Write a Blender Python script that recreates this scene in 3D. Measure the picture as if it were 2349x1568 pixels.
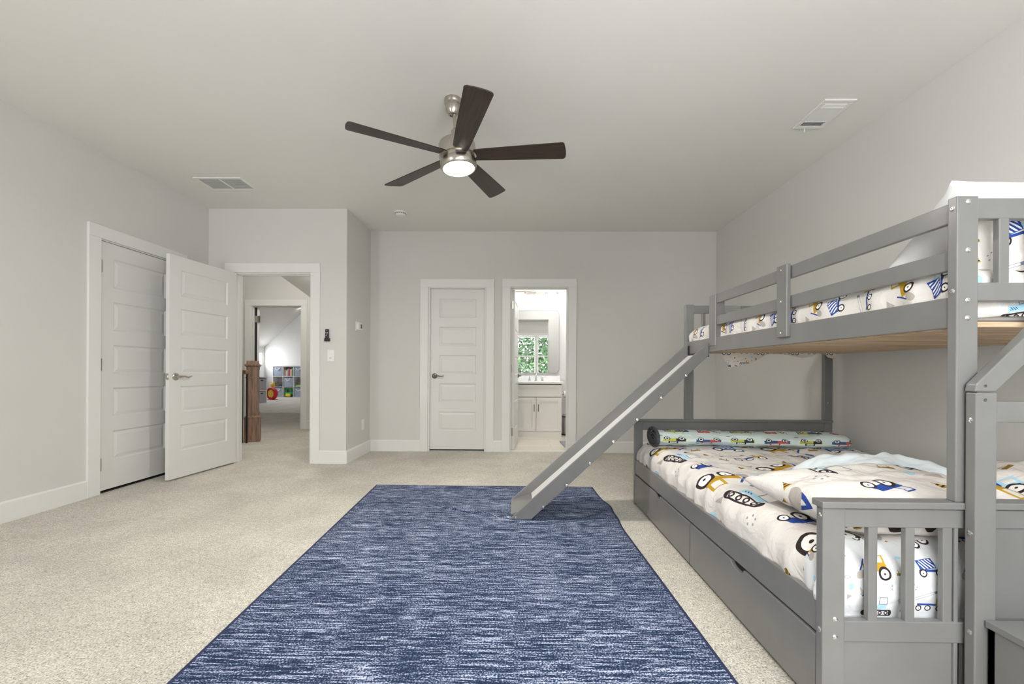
import bpy, bmesh, math, random
from mathutils import Vector, Matrix, noise
random.seed(7)
PI = math.pi
S = bpy.context.scene
for o in list(bpy.data.objects):
    bpy.data.objects.remove(o)
COL = S.collection

# ------------------------------------------------------------------ camera
cam = bpy.data.cameras.new('camera')
cam.sensor_width = 36.0
cam.lens = 969.6 * 36.0 / 2349.0
cam.shift_x = 0.0
cam.shift_y = (850.32 - 784.0) / 2349.0
cam.clip_start = 0.05
camo = bpy.data.objects.new('camera', cam)
COL.objects.link(camo)
camo.location = (0, 0, 1.008)
camo.matrix_world = (Matrix.Translation((0, 0, 1.008)) @ Matrix.Rotation(0.0135, 4, 'Z')
                     @ Matrix.Rotation(PI / 2, 4, 'X') @ Matrix.Rotation(0.0055, 4, 'Z'))
S.camera = camo

# ------------------------------------------------------------------ world, exposure
W = bpy.data.worlds.new('daylight'); S.world = W
W.use_nodes = True
bg = W.node_tree.nodes['Background']
bg.inputs[0].default_value = (0.95, 0.975, 1.0, 1)
bg.inputs[1].default_value = 15.0
S.view_settings.view_transform = 'Standard'
S.view_settings.look = 'None'
S.view_settings.exposure = 0.29
S.view_settings.gamma = 1.0
S.view_settings.use_curve_mapping = False

ZC = 2.743
XL, XR, YB, Y1, X1, YW = -3.351, 2.448, 5.261, 4.529, -1.846, -0.62
WT = 0.12

def portal(name, loc, rot, sx, sy):
    l = bpy.data.lights.new(name, 'AREA'); l.shape = 'RECTANGLE'; l.size = sx; l.size_y = sy
    l.cycles.is_portal = True
    o = bpy.data.objects.new(name, l); COL.objects.link(o)
    o.location = loc; o.rotation_euler = rot
    return o

def area_light(name, loc, rot, sx, sy, power, color=(1, 1, 1), shape='RECTANGLE'):
    l = bpy.data.lights.new(name, 'AREA'); l.shape = shape; l.size = sx
    if shape == 'RECTANGLE': l.size_y = sy
    l.energy = power; l.color = color
    o = bpy.data.objects.new(name, l); COL.objects.link(o)
    o.location = loc; o.rotation_euler = rot
    return o

WIN = [(-0.42, 0.62), (0.66, 1.70), (-2.95, -2.35)]  # last opening is out of view, added to let in more light
WZ0, WZ1 = 0.82, 2.22
for (a, b) in WIN:
    portal('daylight_portal', ((a + b) / 2, YW - 0.06, (WZ0 + WZ1) / 2), (-PI / 2, 0, PI), b - a, WZ1 - WZ0)

# ------------------------------------------------------------------ node helpers
def lin(c):
    return tuple(((x / 255.0) / 12.92 if x / 255.0 <= 0.04045 else ((x / 255.0 + 0.055) / 1.055) ** 2.4) for x in c)

def new_mat(name):
    m = bpy.data.materials.new(name); m.use_nodes = True
    nt = m.node_tree
    return m, nt, nt.nodes['Principled BSDF']

def mat(name, rgb, rough=0.5, metal=0.0, var=0.0, vscale=6.0, bump=0.0, bscale=120.0, spec=0.5, stretch=None, coat=0.0):
    """procedural paint / metal / plastic: noise-varied colour and noise bump; rgb in sRGB 0-255"""
    m, nt, b = new_mat(name)
    c = lin(rgb)
    b.inputs['Base Color'].default_value = (*c, 1)
    b.inputs['Roughness'].default_value = rough
    b.inputs['Metallic'].default_value = metal
    b.inputs['Specular IOR Level'].default_value = spec
    b.inputs['Coat Weight'].default_value = coat
    tc = nt.nodes.new('ShaderNodeTexCoord')
    mp = nt.nodes.new('ShaderNodeMapping')
    nt.links.new(tc.outputs['Object'], mp.inputs[0])
    if stretch: mp.inputs['Scale'].default_value = stretch
    if var > 0:
        n = nt.nodes.new('ShaderNodeTexNoise'); n.inputs['Scale'].default_value = vscale; n.inputs['Detail'].default_value = 4
        nt.links.new(mp.outputs[0], n.inputs['Vector'])
        r = nt.nodes.new('ShaderNodeMapRange')
        r.inputs['From Min'].default_value = 0.3; r.inputs['From Max'].default_value = 0.7
        nt.links.new(n.outputs['Fac'], r.inputs['Value'])
        x = nt.nodes.new('ShaderNodeMixRGB')
        x.inputs['Color1'].default_value = (*[v * (1 - var) for v in c], 1)
        x.inputs['Color2'].default_value = (*[min(1, v * (1 + var)) for v in c], 1)
        nt.links.new(r.outputs[0], x.inputs['Fac'])
        nt.links.new(x.outputs[0], b.inputs['Base Color'])
    if bump > 0:
        n = nt.nodes.new('ShaderNodeTexNoise'); n.inputs['Scale'].default_value = bscale; n.inputs['Detail'].default_value = 3
        nt.links.new(mp.outputs[0], n.inputs['Vector'])
        bp = nt.nodes.new('ShaderNodeBump'); bp.inputs['Strength'].default_value = bump; bp.inputs['Distance'].default_value = 0.002
        nt.links.new(n.outputs['Fac'], bp.inputs['Height'])
        nt.links.new(bp.outputs[0], b.inputs['Normal'])
    return m

def emis(name, rgb, strength):
    m, nt, b = new_mat(name)
    b.inputs['Base Color'].default_value = (*rgb, 1)
    b.inputs['Emission Color'].default_value = (*rgb, 1)
    b.inputs['Emission Strength'].default_value = strength
    return m

def wood(name, dark, light, scale=(1, 1, 14), rough=0.45, freq=3.0):
    m, nt, b = new_mat(name)
    b.inputs['Roughness'].default_value = rough
    tc = nt.nodes.new('ShaderNodeTexCoord'); mp = nt.nodes.new('ShaderNodeMapping')
    mp.inputs['Scale'].default_value = scale
    nt.links.new(tc.outputs['Object'], mp.inputs[0])
    n = nt.nodes.new('ShaderNodeTexNoise'); n.inputs['Scale'].default_value = freq; n.inputs['Detail'].default_value = 6
    n.inputs['Distortion'].default_value = 0.6
    nt.links.new(mp.outputs[0], n.inputs['Vector'])
    r = nt.nodes.new('ShaderNodeValToRGB')
    r.color_ramp.elements[0].position = 0.35; r.color_ramp.elements[0].color = (*lin(dark), 1)
    r.color_ramp.elements[1].position = 0.65; r.color_ramp.elements[1].color = (*lin(light), 1)
    nt.links.new(n.outputs['Fac'], r.inputs[0]); nt.links.new(r.outputs[0], b.inputs['Base Color'])
    bp = nt.nodes.new('ShaderNodeBump'); bp.inputs['Strength'].default_value = 0.15; bp.inputs['Distance'].default_value = 0.001
    nt.links.new(n.outputs['Fac'], bp.inputs['Height']); nt.links.new(bp.outputs[0], b.inputs['Normal'])
    return m

M = {}
M['wall'] = mat('wall_paint', (211, 209, 204), 0.85, var=0.012, vscale=2.0, bump=0.12, bscale=220)
M['ceiling'] = mat('ceiling_paint', (230, 228, 223), 0.9, var=0.012, vscale=1.5, bump=0.15, bscale=160)
M['bathwall'] = mat('bathroom_paint', (222, 221, 219), 0.7, var=0.01, bump=0.1)
M['trim'] = mat('white_trim_paint', (226, 225, 221), 0.38, var=0.008, bump=0.03)
M['door'] = mat('white_door_paint', (221, 220, 216), 0.36, var=0.008, bump=0.05, bscale=300)
M['nickel'] = mat('brushed_nickel', (190, 184, 174), 0.28, metal=1.0, var=0.05, vscale=40, stretch=(1, 1, 12))
M['dknickel'] = mat('dark_satin_nickel', (128, 126, 124), 0.3, metal=1.0, var=0.05, vscale=40)
M['chrome'] = mat('chrome', (215, 215, 215), 0.12, metal=1.0, var=0.02)
M['grey'] = mat('grey_satin_paint', (119, 118, 116), 0.28, var=0.05, vscale=9, bump=0.12, bscale=60, stretch=(1, 1, 1))
M['slidesheen'] = mat('slide_bed_painted_sheen', (222, 221, 219), 0.3, var=0.02)  # grey board coloured paler, its grazing reflection put into the paint
M['bolt'] = mat('zinc_bolt', (215, 213, 208), 0.25, metal=1.0, var=0.03)
M['boltdark'] = mat('bolt_socket', (45, 45, 45), 0.5, metal=0.6, var=0.03)
M['pine'] = wood('pine', (176, 146, 112), (222, 198, 166), (1, 14, 14), 0.6, 2.2)
M['beigewood'] = wood('beige_board', (214, 192, 172), (228, 208, 190), (2, 2, 10), 0.6, 2)
M['walnut'] = wood('dark_walnut', (30, 20, 16), (58, 40, 32), (2, 26, 2), 0.38, 3)
M['oak'] = wood('stained_oak', (98, 72, 54), (146, 112, 86), (16, 16, 1.2), 0.42, 3)
M['black'] = mat('black_metal', (28, 27, 26), 0.4, var=0.05)
M['blackplastic'] = mat('black_plastic', (22, 22, 24), 0.35, var=0.05)
M['plastic'] = mat('white_plastic', (232, 231, 227), 0.35, var=0.01)
M['lcd'] = mat('grey_display', (92, 94, 88), 0.2, var=0.03)
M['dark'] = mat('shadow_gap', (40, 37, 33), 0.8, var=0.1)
M['counter'] = mat('white_quartz', (244, 244, 243), 0.2, var=0.015, vscale=12)
M['vanity'] = mat('cream_cabinet_paint', (238, 235, 229), 0.4, var=0.01)
M['gapline'] = mat('cabinet_gap', (128, 123, 116), 0.8, var=0.02)
M['mirror'] = mat('mirror_silver', (238, 240, 240), 0.01, metal=1.0, var=0.004)
M['steel'] = mat('brushed_steel', (186, 186, 184), 0.3, metal=1.0, var=0.04, stretch=(1, 1, 20))
M['greyrug'] = mat('grey_bath_mat', (150, 150, 154), 0.95, var=0.25, vscale=30, bump=0.8, bscale=150)
M['fleece'] = mat('charcoal_fleece', (78, 78, 80), 0.95, var=0.25, vscale=60, bump=1.0, bscale=180)
M['whitecloth'] = mat('white_cotton', (218, 217, 215), 0.85, var=0.01, bump=0.2, bscale=90)
M['palebluecloth'] = mat('pale_blue_cotton', (226, 236, 240), 0.85, var=0.03, vscale=7, bump=0.2, bscale=90)
M['bin'] = mat('blue_grey_felt', (170, 180, 198), 0.9, var=0.06, vscale=14, bump=0.2)
M['binlight'] = mat('grey_fabric_bin', (178, 178, 180), 0.9, var=0.05, vscale=20)
M['rope'] = mat('white_rope', (240, 240, 240), 0.9, var=0.03)
M['shelf'] = mat('white_laminate', (240, 241, 243), 0.4, var=0.01)
M['red'] = mat('red_plastic', (205, 22, 40), 0.35, var=0.04)
M['yellow'] = mat('yellow_plastic', (240, 200, 70), 0.4, var=0.05)
M['green'] = mat('green_plastic', (40, 180, 110), 0.35, var=0.05)
M['brightyellow'] = mat('bright_yellow_plastic', (240, 225, 20), 0.35, var=0.05)
M['bark'] = mat('tree_bark', (96, 78, 62), 0.9, var=0.2, vscale=10, bump=0.8)
M['leaf'] = mat('green_leaves', (34, 60, 26), 0.6, var=0.8, vscale=3)
M['fanlight'] = emis('fan_light_diffuser', (1.0, 0.93, 0.86), 9.0)
M['downlight'] = emis('downlight_lens', (1.0, 0.98, 0.95), 12.0)
M['bulb'] = emis('vanity_bulb', (1.0, 0.98, 0.95), 5.0)
M['white_line'] = mat('label_paper', (150, 150, 148), 0.8, var=0.02)

# glass: thin, transparent with a faint reflection
def glass_mat():
    m, nt, b = new_mat('window_glass')
    nt.nodes.remove(b)
    t = nt.nodes.new('ShaderNodeBsdfTransparent'); g = nt.nodes.new('ShaderNodeBsdfGlossy')
    g.inputs['Roughness'].default_value = 0.02
    x = nt.nodes.new('ShaderNodeMixShader')
    x.inputs[0].default_value = 0.04; nt.links.new(t.outputs[0], x.inputs[1]); nt.links.new(g.outputs[0], x.inputs[2])
    nt.links.new(x.outputs[0], nt.nodes['Material Output'].inputs[0])
    return m
M['glass'] = glass_mat()

def carpet_mat(name, dark, midc, light, fleck=0.5):
    m, nt, b = new_mat(name)
    L = nt.links.new
    b.inputs['Roughness'].default_value = 1.0
    b.inputs['Specular IOR Level'].default_value = 0.1
    b.inputs['Sheen Weight'].default_value = 0.15
    tc = nt.nodes.new('ShaderNodeTexCoord')
    def ns(scale, detail=2, dist=0.0):
        n = nt.nodes.new('ShaderNodeTexNoise'); n.inputs['Scale'].default_value = scale
        n.inputs['Detail'].default_value = detail; n.inputs['Distortion'].default_value = dist
        L(tc.outputs['Object'], n.inputs['Vector']); return n
    f1 = ns(170, 3, 0.5); f2 = ns(42, 4, 0.8); f3 = ns(2.6, 5, .5)
    r1 = nt.nodes.new('ShaderNodeValToRGB')
    e = r1.color_ramp.elements
    e[0].position = 0.30; e[0].color = (*lin(dark), 1)
    e[1].position = 0.66; e[1].color = (*lin(light), 1)
    k = e.new(0.46); k.color = (*lin(midc), 1)
    L(f1.outputs['Fac'], r1.inputs[0])
    r2 = nt.nodes.new('ShaderNodeMapRange'); r2.inputs['From Min'].default_value = 0.35; r2.inputs['From Max'].default_value = 0.6
    r2.inputs['To Min'].default_value = 0.84; r2.inputs['To Max'].default_value = 1.04
    L(f2.outputs['Fac'], r2.inputs['Value'])
    r3 = nt.nodes.new('ShaderNodeMapRange'); r3.inputs['From Min'].default_value = 0.35; r3.inputs['From Max'].default_value = 0.65
    r3.inputs['To Min'].default_value = 0.90; r3.inputs['To Max'].default_value = 1.07
    L(f3.outputs['Fac'], r3.inputs['Value'])
    mu = nt.nodes.new('ShaderNodeMath'); mu.operation = 'MULTIPLY'; L(r2.outputs[0], mu.inputs[0]); L(r3.outputs[0], mu.inputs[1])
    vm = nt.nodes.new('ShaderNodeVectorMath'); vm.operation = 'SCALE'
    L(r1.outputs[0], vm.inputs[0]); L(mu.outputs[0], vm.inputs['Scale'])
    L(vm.outputs[0], b.inputs['Base Color'])
    ad = nt.nodes.new('ShaderNodeMath'); ad.operation = 'ADD'; L(f1.outputs['Fac'], ad.inputs[0]); L(f2.outputs['Fac'], ad.inputs[1])
    bp = nt.nodes.new('ShaderNodeBump'); bp.inputs['Strength'].default_value = 0.55; bp.inputs['Distance'].default_value = 0.006
    L(ad.outputs[0], bp.inputs['Height']); L(bp.outputs[0], b.inputs['Normal'])
    return m
M['carpet'] = carpet_mat('beige_carpet', (128, 118, 104), (194, 188, 174), (226, 221, 208))
M['palerug'] = carpet_mat('pale_rug_pile', (206, 200, 190), (228, 224, 216), (238, 235, 229))

def rug_mat():
    m, nt, b = new_mat('blue_heather_weave')
    L = nt.links.new
    b.inputs['Roughness'].default_value = 0.95; b.inputs['Specular IOR Level'].default_value = 0.15
    tc = nt.nodes.new('ShaderNodeTexCoord')
    def ns(sx, sy, scale, detail, dist=0.0, off=0):
        mp = nt.nodes.new('ShaderNodeMapping'); mp.inputs['Scale'].default_value = (sx, sy, 1)
        mp.inputs['Location'].default_value = (off, off * 1.7, 0)
        L(tc.outputs['UV'], mp.inputs[0])
        n = nt.nodes.new('ShaderNodeTexNoise'); n.noise_dimensions = '2D'
        n.inputs['Scale'].default_value = scale; n.inputs['Detail'].default_value = detail; n.inputs['Distortion'].default_value = dist
        L(mp.outputs[0], n.inputs['Vector']); return n.outputs['Fac']
    a = ns(4.5, 110, 1.0, 3, 0.1)          # long yarn streaks
    c = ns(15, 230, 1.0, 2, 0.1, 3)      # short yarn streaks
    d = ns(150, 210, 1.0, 1, 0, 5)      # stitches
    e = ns(1.6, 14, 1.0, 2, 0, 9)      # broad bands
    def mth(op, x, y):
        n = nt.nodes.new('ShaderNodeMath'); n.operation = op
        for i, v in enumerate((x, y)):
            if isinstance(v, (int, float)): n.inputs[i].default_value = v
            else: L(v, n.inputs[i])
        return n.outputs[0]
    s = mth('ADD', mth('MULTIPLY', a, 0.8), mth('MULTIPLY', c, 0.8))
    s = mth('ADD', s, mth('MULTIPLY', d, 0.8))
    s = mth('ADD', s, mth('MULTIPLY', e, 0.18))
    mr = nt.nodes.new('ShaderNodeMapRange'); mr.inputs['From Min'].default_value = 1.10; mr.inputs['From Max'].default_value = 1.62
    L(s, mr.inputs['Value'])
    r = nt.nodes.new('ShaderNodeValToRGB'); el = r.color_ramp.elements
    el[0].position = 0.10; el[0].color = (*lin((34, 47, 70)), 1)
    el[1].position = 0.85; el[1].color = (*lin((192, 198, 217)), 1)
    k = el.new(0.38); k.color = (*lin((54, 69, 96)), 1)
    k = el.new(0.60); k.color = (*lin((120, 131, 157)), 1)
    L(mr.outputs[0], r.inputs[0]); L(r.outputs[0], b.inputs['Base Color'])
    bp = nt.nodes.new('ShaderNodeBump'); bp.inputs['Strength'].default_value = 0.4; bp.inputs['Distance'].default_value = 0.003
    L(d, bp.inputs['Height']); L(bp.outputs[0], b.inputs['Normal'])
    return m
M['rug'] = rug_mat()
M['rugedge'] = mat('navy_binding', (38, 48, 84), 0.9, var=0.1, vscale=60)

# ---- printed cloth: a repeat tile of little vehicles drawn from circles, boxes and triangles in shader nodes
class Tile:
    def __init__(s, name, base, size, warp=0.012, wscale=9.0, rough=0.85):
        s.m, s.nt, s.b = new_mat(name)
        s.L = s.nt.links.new
        s.b.inputs['Roughness'].default_value = rough
        s.b.inputs['Specular IOR Level'].default_value = 0.2
        tc = s.nt.nodes.new('ShaderNodeTexCoord')
        sc = s.nt.nodes.new('ShaderNodeVectorMath'); sc.operation = 'SCALE'; sc.inputs['Scale'].default_value = 1.0 / size
        s.L(tc.outputs['UV'], sc.inputs[0])
        n = s.nt.nodes.new('ShaderNodeTexNoise'); n.inputs['Scale'].default_value = wscale; n.inputs['Detail'].default_value = 1
        s.L(sc.outputs[0], n.inputs['Vector'])
        sb = s.nt.nodes.new('ShaderNodeVectorMath'); sb.operation = 'MULTIPLY_ADD'
        s.L(n.outputs['Color'], sb.inputs[0]); sb.inputs[1].default_value = (warp, warp, 0)
        s.L(sc.outputs[0], sb.inputs[2])
        fr = s.nt.nodes.new('ShaderNodeVectorMath'); fr.operation = 'FRACTION'
        s.L(sb.outputs[0], fr.inputs[0])
        s.uv = fr.outputs[0]
        r = s.nt.nodes.new('ShaderNodeRGB'); r.outputs[0].default_value = (*lin(base), 1)
        s.col = r.outputs[0]
        # soft wrinkles of the cloth
        n2 = s.nt.nodes.new('ShaderNodeTexNoise'); n2.inputs['Scale'].default_value = 16; n2.inputs['Detail'].default_value = 3
        n2.inputs['Distortion'].default_value = 1.2
        s.L(tc.outputs['UV'], n2.inputs['Vector'])
        bp = s.nt.nodes.new('ShaderNodeBump'); bp.inputs['Strength'].default_value = 0.45; bp.inputs['Distance'].default_value = 0.016
        s.L(n2.outputs['Fac'], bp.inputs['Height']); s.L(bp.outputs[0], s.b.inputs['Normal'])
    def push(s, cx=0, cy=0, k=1.0, rot=0, tx=None, ty=None):
        s.fr = (cx, cy, k, math.radians(rot), cx if tx is None else tx, cy if ty is None else ty)
    def local(s, x, y, sx, sy, ang=0):
        cx, cy, k_, ro, tx, ty = getattr(s, 'fr', (0, 0, 1.0, 0, 0, 0))
        dx, dy = (x - cx) * k_, (y - cy) * k_
        x, y = tx + dx * math.cos(ro) - dy * math.sin(ro), ty + dx * math.sin(ro) + dy * math.cos(ro)
        sx *= k_; sy *= k_; ang += math.degrees(ro)
        mp = s.nt.nodes.new('ShaderNodeMapping'); mp.vector_type = 'TEXTURE'
        mp.inputs['Location'].default_value = (x, y, 0); mp.inputs['Rotation'].default_value = (0, 0, math.radians(ang))
        mp.inputs['Scale'].default_value = (sx, sy, 1)
        # chain on the colour so far (keeps the shader stack small; adds nothing visible)
        ch = s.nt.nodes.new('ShaderNodeVectorMath'); ch.operation = 'MULTIPLY_ADD'
        s.L(s.col, ch.inputs[0]); ch.inputs[1].default_value = (1e-7, 1e-7, 1e-7); s.L(s.uv, ch.inputs[2])
        s.L(ch.outputs[0], mp.inputs[0]); return mp.outputs[0]
    def put(s, mask, rgb):
        x = s.nt.nodes.new('ShaderNodeMixRGB')
        s.L(mask, x.inputs['Fac']); s.L(s.col, x.inputs['Color1']); x.inputs['Color2'].default_value = (*lin(rgb), 1)
        s.col = x.outputs[0]
    def math(s, op, a, b_=None, c=None):
        n = s.nt.nodes.new('ShaderNodeMath'); n.operation = op
        for i, v in enumerate((a, b_, c)):
            if v is None: continue
            if isinstance(v, (int, float)): n.inputs[i].default_value = v
            else: s.L(v, n.inputs[i])
        return n.outputs[0]
    def circ(s, x, y, r, rgb, ry=None, ang=0, ring=0):
        v = s.local(x, y, r, ry or r, ang)
        l = s.nt.nodes.new('ShaderNodeVectorMath'); l.operation = 'LENGTH'; s.L(v, l.inputs[0])
        k = s.math('COMPARE', l.outputs['Value'], 1.0, ring) if ring else s.math('LESS_THAN', l.outputs['Value'], 1.0)
        s.put(k, rgb)
    def box(s, x, y, w, h, rgb, ang=0, edge=None):
        v = s.local(x, y, w / 2, h / 2, ang)
        a = s.nt.nodes.new('ShaderNodeVectorMath'); a.operation = 'ABSOLUTE'; s.L(v, a.inputs[0])
        q = s.nt.nodes.new('ShaderNodeSeparateXYZ'); s.L(a.outputs[0], q.inputs[0])
        mx = s.math('MAXIMUM', q.outputs[0], q.outputs[1])
        k = s.math('COMPARE', mx, 1.0 - edge, edge) if edge else s.math('LESS_THAN', mx, 1.0)
        s.put(k, rgb)
    def stripes(s, x, y, w, h, c1, c2, n=3, ang=0, tri=False):
        v = s.local(x, y, w / 2, h / 2, ang)
        q = s.nt.nodes.new('ShaderNodeSeparateXYZ'); s.L(v, q.inputs[0])
        ax = s.math('ABSOLUTE', q.outputs[0])
        if tri:   # triangle pointing +y
            k = s.math('LESS_THAN', s.math('MAXIMUM', s.math('ADD', s.math('MULTIPLY', ax, 2.0), q.outputs[1]), s.math('MULTIPLY', q.outputs[1], -1.0)), 1.0)
            ph = q.outputs[1]
        else:
            k = s.math('LESS_THAN', s.math('MAXIMUM', ax, s.math('ABSOLUTE', q.outputs[1])), 1.0)
            ph = s.math('ADD', q.outputs[0], s.math('MULTIPLY', q.outputs[1], 0.35))
        s.put(k, c1)
        if c2:
            w_ = s.math('GREATER_THAN', s.math('SINE', s.math('MULTIPLY', ph, n * PI)), 0.1)
            s.put(s.math('MULTIPLY', k, w_), c2)
    def wheel(s, x, y, r, hub=(245, 243, 238)):
        s.circ(x, y, r, (52, 40, 40)); s.circ(x, y, r * 0.66, hub); s.circ(x, y, r * 0.16, (52, 40, 40))
    def done(s):
        s.L(s.col, s.b.inputs['Base Color']); return s.m

MUS, NAVY, BLK, SKY, TAN, LG = (186, 146, 42), (44, 74, 148), (50, 42, 44), (168, 208, 224), (176, 168, 160), (206, 214, 220)
LINE = (120, 130, 145)
# each motif is drawn round the origin of its own frame, then placed with push()
def m_loader(t, base):
    t.box(0, 0, .20, .055, MUS); t.box(.05, .055, .09, .085, MUS); t.box(.05, .065, .055, .05, base)
    t.box(-.11, .02, .012, .13, NAVY, -35); t.circ(-.135, -.05, .045, TAN, .03, 30)
    t.wheel(-.05, -.05, .045); t.wheel(.07, -.045, .055)
def m_dump(t, base):
    t.box(0, .04, .15, .085, NAVY, 8); t.stripes(0, .04, .12, .075, NAVY, (238, 238, 242), 4, 8)
    t.box(.10, .01, .06, .07, SKY); t.box(.10, .02, .035, .03, base); t.box(.02, -.015, .2, .02, NAVY)
    t.wheel(-.05, -.035, .035); t.wheel(.09, -.035, .035)
def m_digger(t, base):
    t.box(0, -.07, .20, .055, BLK); t.circ(-.10, -.07, .0275, BLK); t.circ(.10, -.07, .0275, BLK); t.box(0, -.07, .19, .034, base)
    for k in range(4): t.circ(-.075 + .05 * k, -.07, .013, BLK, ring=.35)
    t.box(0, -.015, .14, .045, SKY); t.box(.04, .04, .07, .07, LINE, 0, .08); t.stripes(-.03, -.015, .05, .02, SKY, NAVY, 3)
    t.box(-.08, .06, .014, .16, LG, -30); t.box(-.135, .11, .05, .03, NAVY, 40)
def m_crane(t, base):
    t.box(0, -.015, .17, .018, NAVY); t.box(.10, .005, .065, .075, MUS); t.box(.105, .015, .035, .03, base)
    t.box(-.07, -.04, .05, .03, MUS); t.box(-.04, .06, .24, .022, LINE, 20, .12)
    t.wheel(-.07, -.05, .026); t.wheel(.01, -.05, .026); t.wheel(.10, -.05, .028)
def m_tractor(t, base):
    t.box(0, .015, .12, .04, NAVY); t.box(-.03, .05, .05, .05, NAVY, 0, .12); t.wheel(-.035, -.01, .034); t.wheel(.045, -.018, .024)
def m_barrier(t, c=MUS):
    t.stripes(0, 0, .075, .022, c, BLK, 5); t.box(-.02, .025, .005, .03, BLK); t.box(.02, .025, .005, .03, BLK)
def m_cone(t): t.stripes(0, 0, .045, .05, MUS, BLK, 3, 0, True)
def m_dots(t):
    for (a, b_) in ((-.025, .0), (0, .02), (.025, 0), (-.015, -.03), (.015, -.025)): t.circ(a, b_, .0075, (150, 150, 152), .005, 30)
def truck_print(name, size, base=(220, 215, 209), K=1.12, rots=(0, 0, 0, 0, 0)):
    t = Tile(name, base, size)
    P = lambda x, y, k=1.0, r=0: t.push(0, 0, k, r, x, y)
    t.push(); t.circ(.52, .30, .035, SKY, .02, 20); t.circ(.47, .93, .03, SKY, .014); t.circ(.95, .66, .02, SKY, .035)
    P(.20, .83, K, rots[0]); m_loader(t, base)
    P(.71, .83, K, rots[1]); m_dump(t, base)
    P(.22, .47, K, rots[2]); m_digger(t, base)
    P(.70, .50, K, rots[3]); m_crane(t, base)
    P(.76, .14, K * .92, rots[0] + 20); m_loader(t, base)
    P(.22, .13, K, rots[4]); m_tractor(t, base)
    P(.46, .64, 1.1, 12); m_cone(t); P(.92, .34, 1.1, -15); m_cone(t); P(.48, .13, 1.1, 30); m_cone(t)
    P(.44, .78, 1.1, 0); m_barrier(t); P(.93, .93, 1, 30); m_barrier(t); P(.50, .40, 1, -20); m_barrier(t)
    P(.56, .66, 1.1); m_dots(t); P(.06, .28, 1.1); m_dots(t)
    t.push()
    t.stripes(.60, .24, .09, .065, TAN, None, 1, 180, True); t.stripes(.05, .62, .05, .085, TAN, None, 1, 25, True); t.stripes(.93, .55, .05, .05, TAN, None, 1, 160, True)
    t.circ(.37, .31, .03, SKY, .010, 0, ring=.25); t.circ(.42, .32, .025, SKY, .010, 0, ring=.25); t.circ(.44, .52, .03, (150, 155, 160), .013, 0, ring=.15); t.circ(.91, .75, .028, (150, 155, 160), .012, 0, ring=.15)
    t.box(.345, .65, .022, .055, (150, 155, 160), 0, .1); t.circ(.345, .665, .006, (70, 150, 120)); t.circ(.345, .637, .006, (200, 90, 80))
    return t.done()

def car_print(name, size):
    base = (214, 228, 222)
    t = Tile(name, base, size, warp=0.01)
    RED, BLU, LIME, CH = (206, 92, 88), (66, 96, 140), (196, 196, 74), (48, 52, 60)
    def car(x, y, c, c2, w=.36, flip=1):
        t.box(x, y, w, .075, c); t.box(x + .09 * flip, y, w * .4, .07, c2)
        t.box(x - .02 * flip, y + .055, w * .42, .06, c2); t.box(x - .02 * flip, y + .057, w * .3, .035, base)
        for q in (-1, 1):
            t.circ(x + q * w * .31, y - .04, .046, CH); t.circ(x + q * w * .31, y - .04, .026, (225, 228, 226), ring=.3)
    car(.25, .10, RED, BLU); car(.74, .13, LIME, base, .34)
    car(.30, .36, BLU, LIME, .36, -1); car(.78, .38, RED, base, .34)
    car(.22, .62, LIME, CH, .34); car(.72, .63, BLU, RED, .38)
    car(.28, .86, RED, base, .34, -1); car(.77, .88, LIME, RED, .34)
    t.box(.50, .24, .16, .014, CH, 25); t.box(.52, .74, .16, .014, CH, -15); t.box(.03, .50, .05, .014, CH, 10)
    return t.done()

M['print_big'] = truck_print('construction_truck_print', 0.78, K=1.2, rots=(180, -12, -80, 8, 200))
M['print_front'] = truck_print('upright_truck_print', 0.31, base=(216, 217, 217))
M['print_small'] = truck_print('small_truck_print', 0.42, rots=(0, 20, 10, 0, 0))
M['cars'] = car_print('vintage_car_print', 0.46)

# ------------------------------------------------------------------ mesh helpers
def bm_new(): return bmesh.new()

def obj(name, bm, m, parent=None, smooth=False, bevel=0.0, auto=False):
    me = bpy.data.meshes.new(name)
    bmesh.ops.recalc_face_normals(bm, faces=bm.faces)
    bm.to_mesh(me); bm.free()
    o = bpy.data.objects.new(name, me); COL.objects.link(o)
    if m is not None: me.materials.append(M[m] if isinstance(m, str) else m)
    if smooth:
        for p in me.polygons: p.use_smooth = True
        if len(me.vertices) < 1500 and name not in ('pillow', 'quilt', 'blanket', 'bed_sheet'):
            me.set_sharp_from_angle(angle=math.radians(38))
    if bevel > 0:
        b = o.modifiers.new('bevel', 'BEVEL'); b.width = bevel; b.segments = 2; b.limit_method = 'ANGLE'
        b.harden_normals = False
    if parent is not None:
        o.parent = parent
        o.matrix_parent_inverse = parent.matrix_world.inverted() if parent.matrix_world != Matrix.Identity(4) else Matrix.Identity(4)
    return o

def tag(o, label=None, cat=None, group=None, kind=None):
    if label: o['label'] = label
    if cat: o['category'] = cat
    if group: o['group'] = group
    if kind: o['kind'] = kind
    return o

def empty(name, loc=(0, 0, 0), label=None, cat=None, group=None, kind=None, rotz=0.0):
    o = bpy.data.objects.new(name, None); COL.objects.link(o)
    o.empty_display_size = 0.1
    o.location = loc; o.rotation_euler = (0, 0, rotz)
    o.matrix_world = Matrix.Translation(loc) @ Matrix.Rotation(rotz, 4, 'Z')
    return tag(o, label, cat, group, kind)

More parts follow.
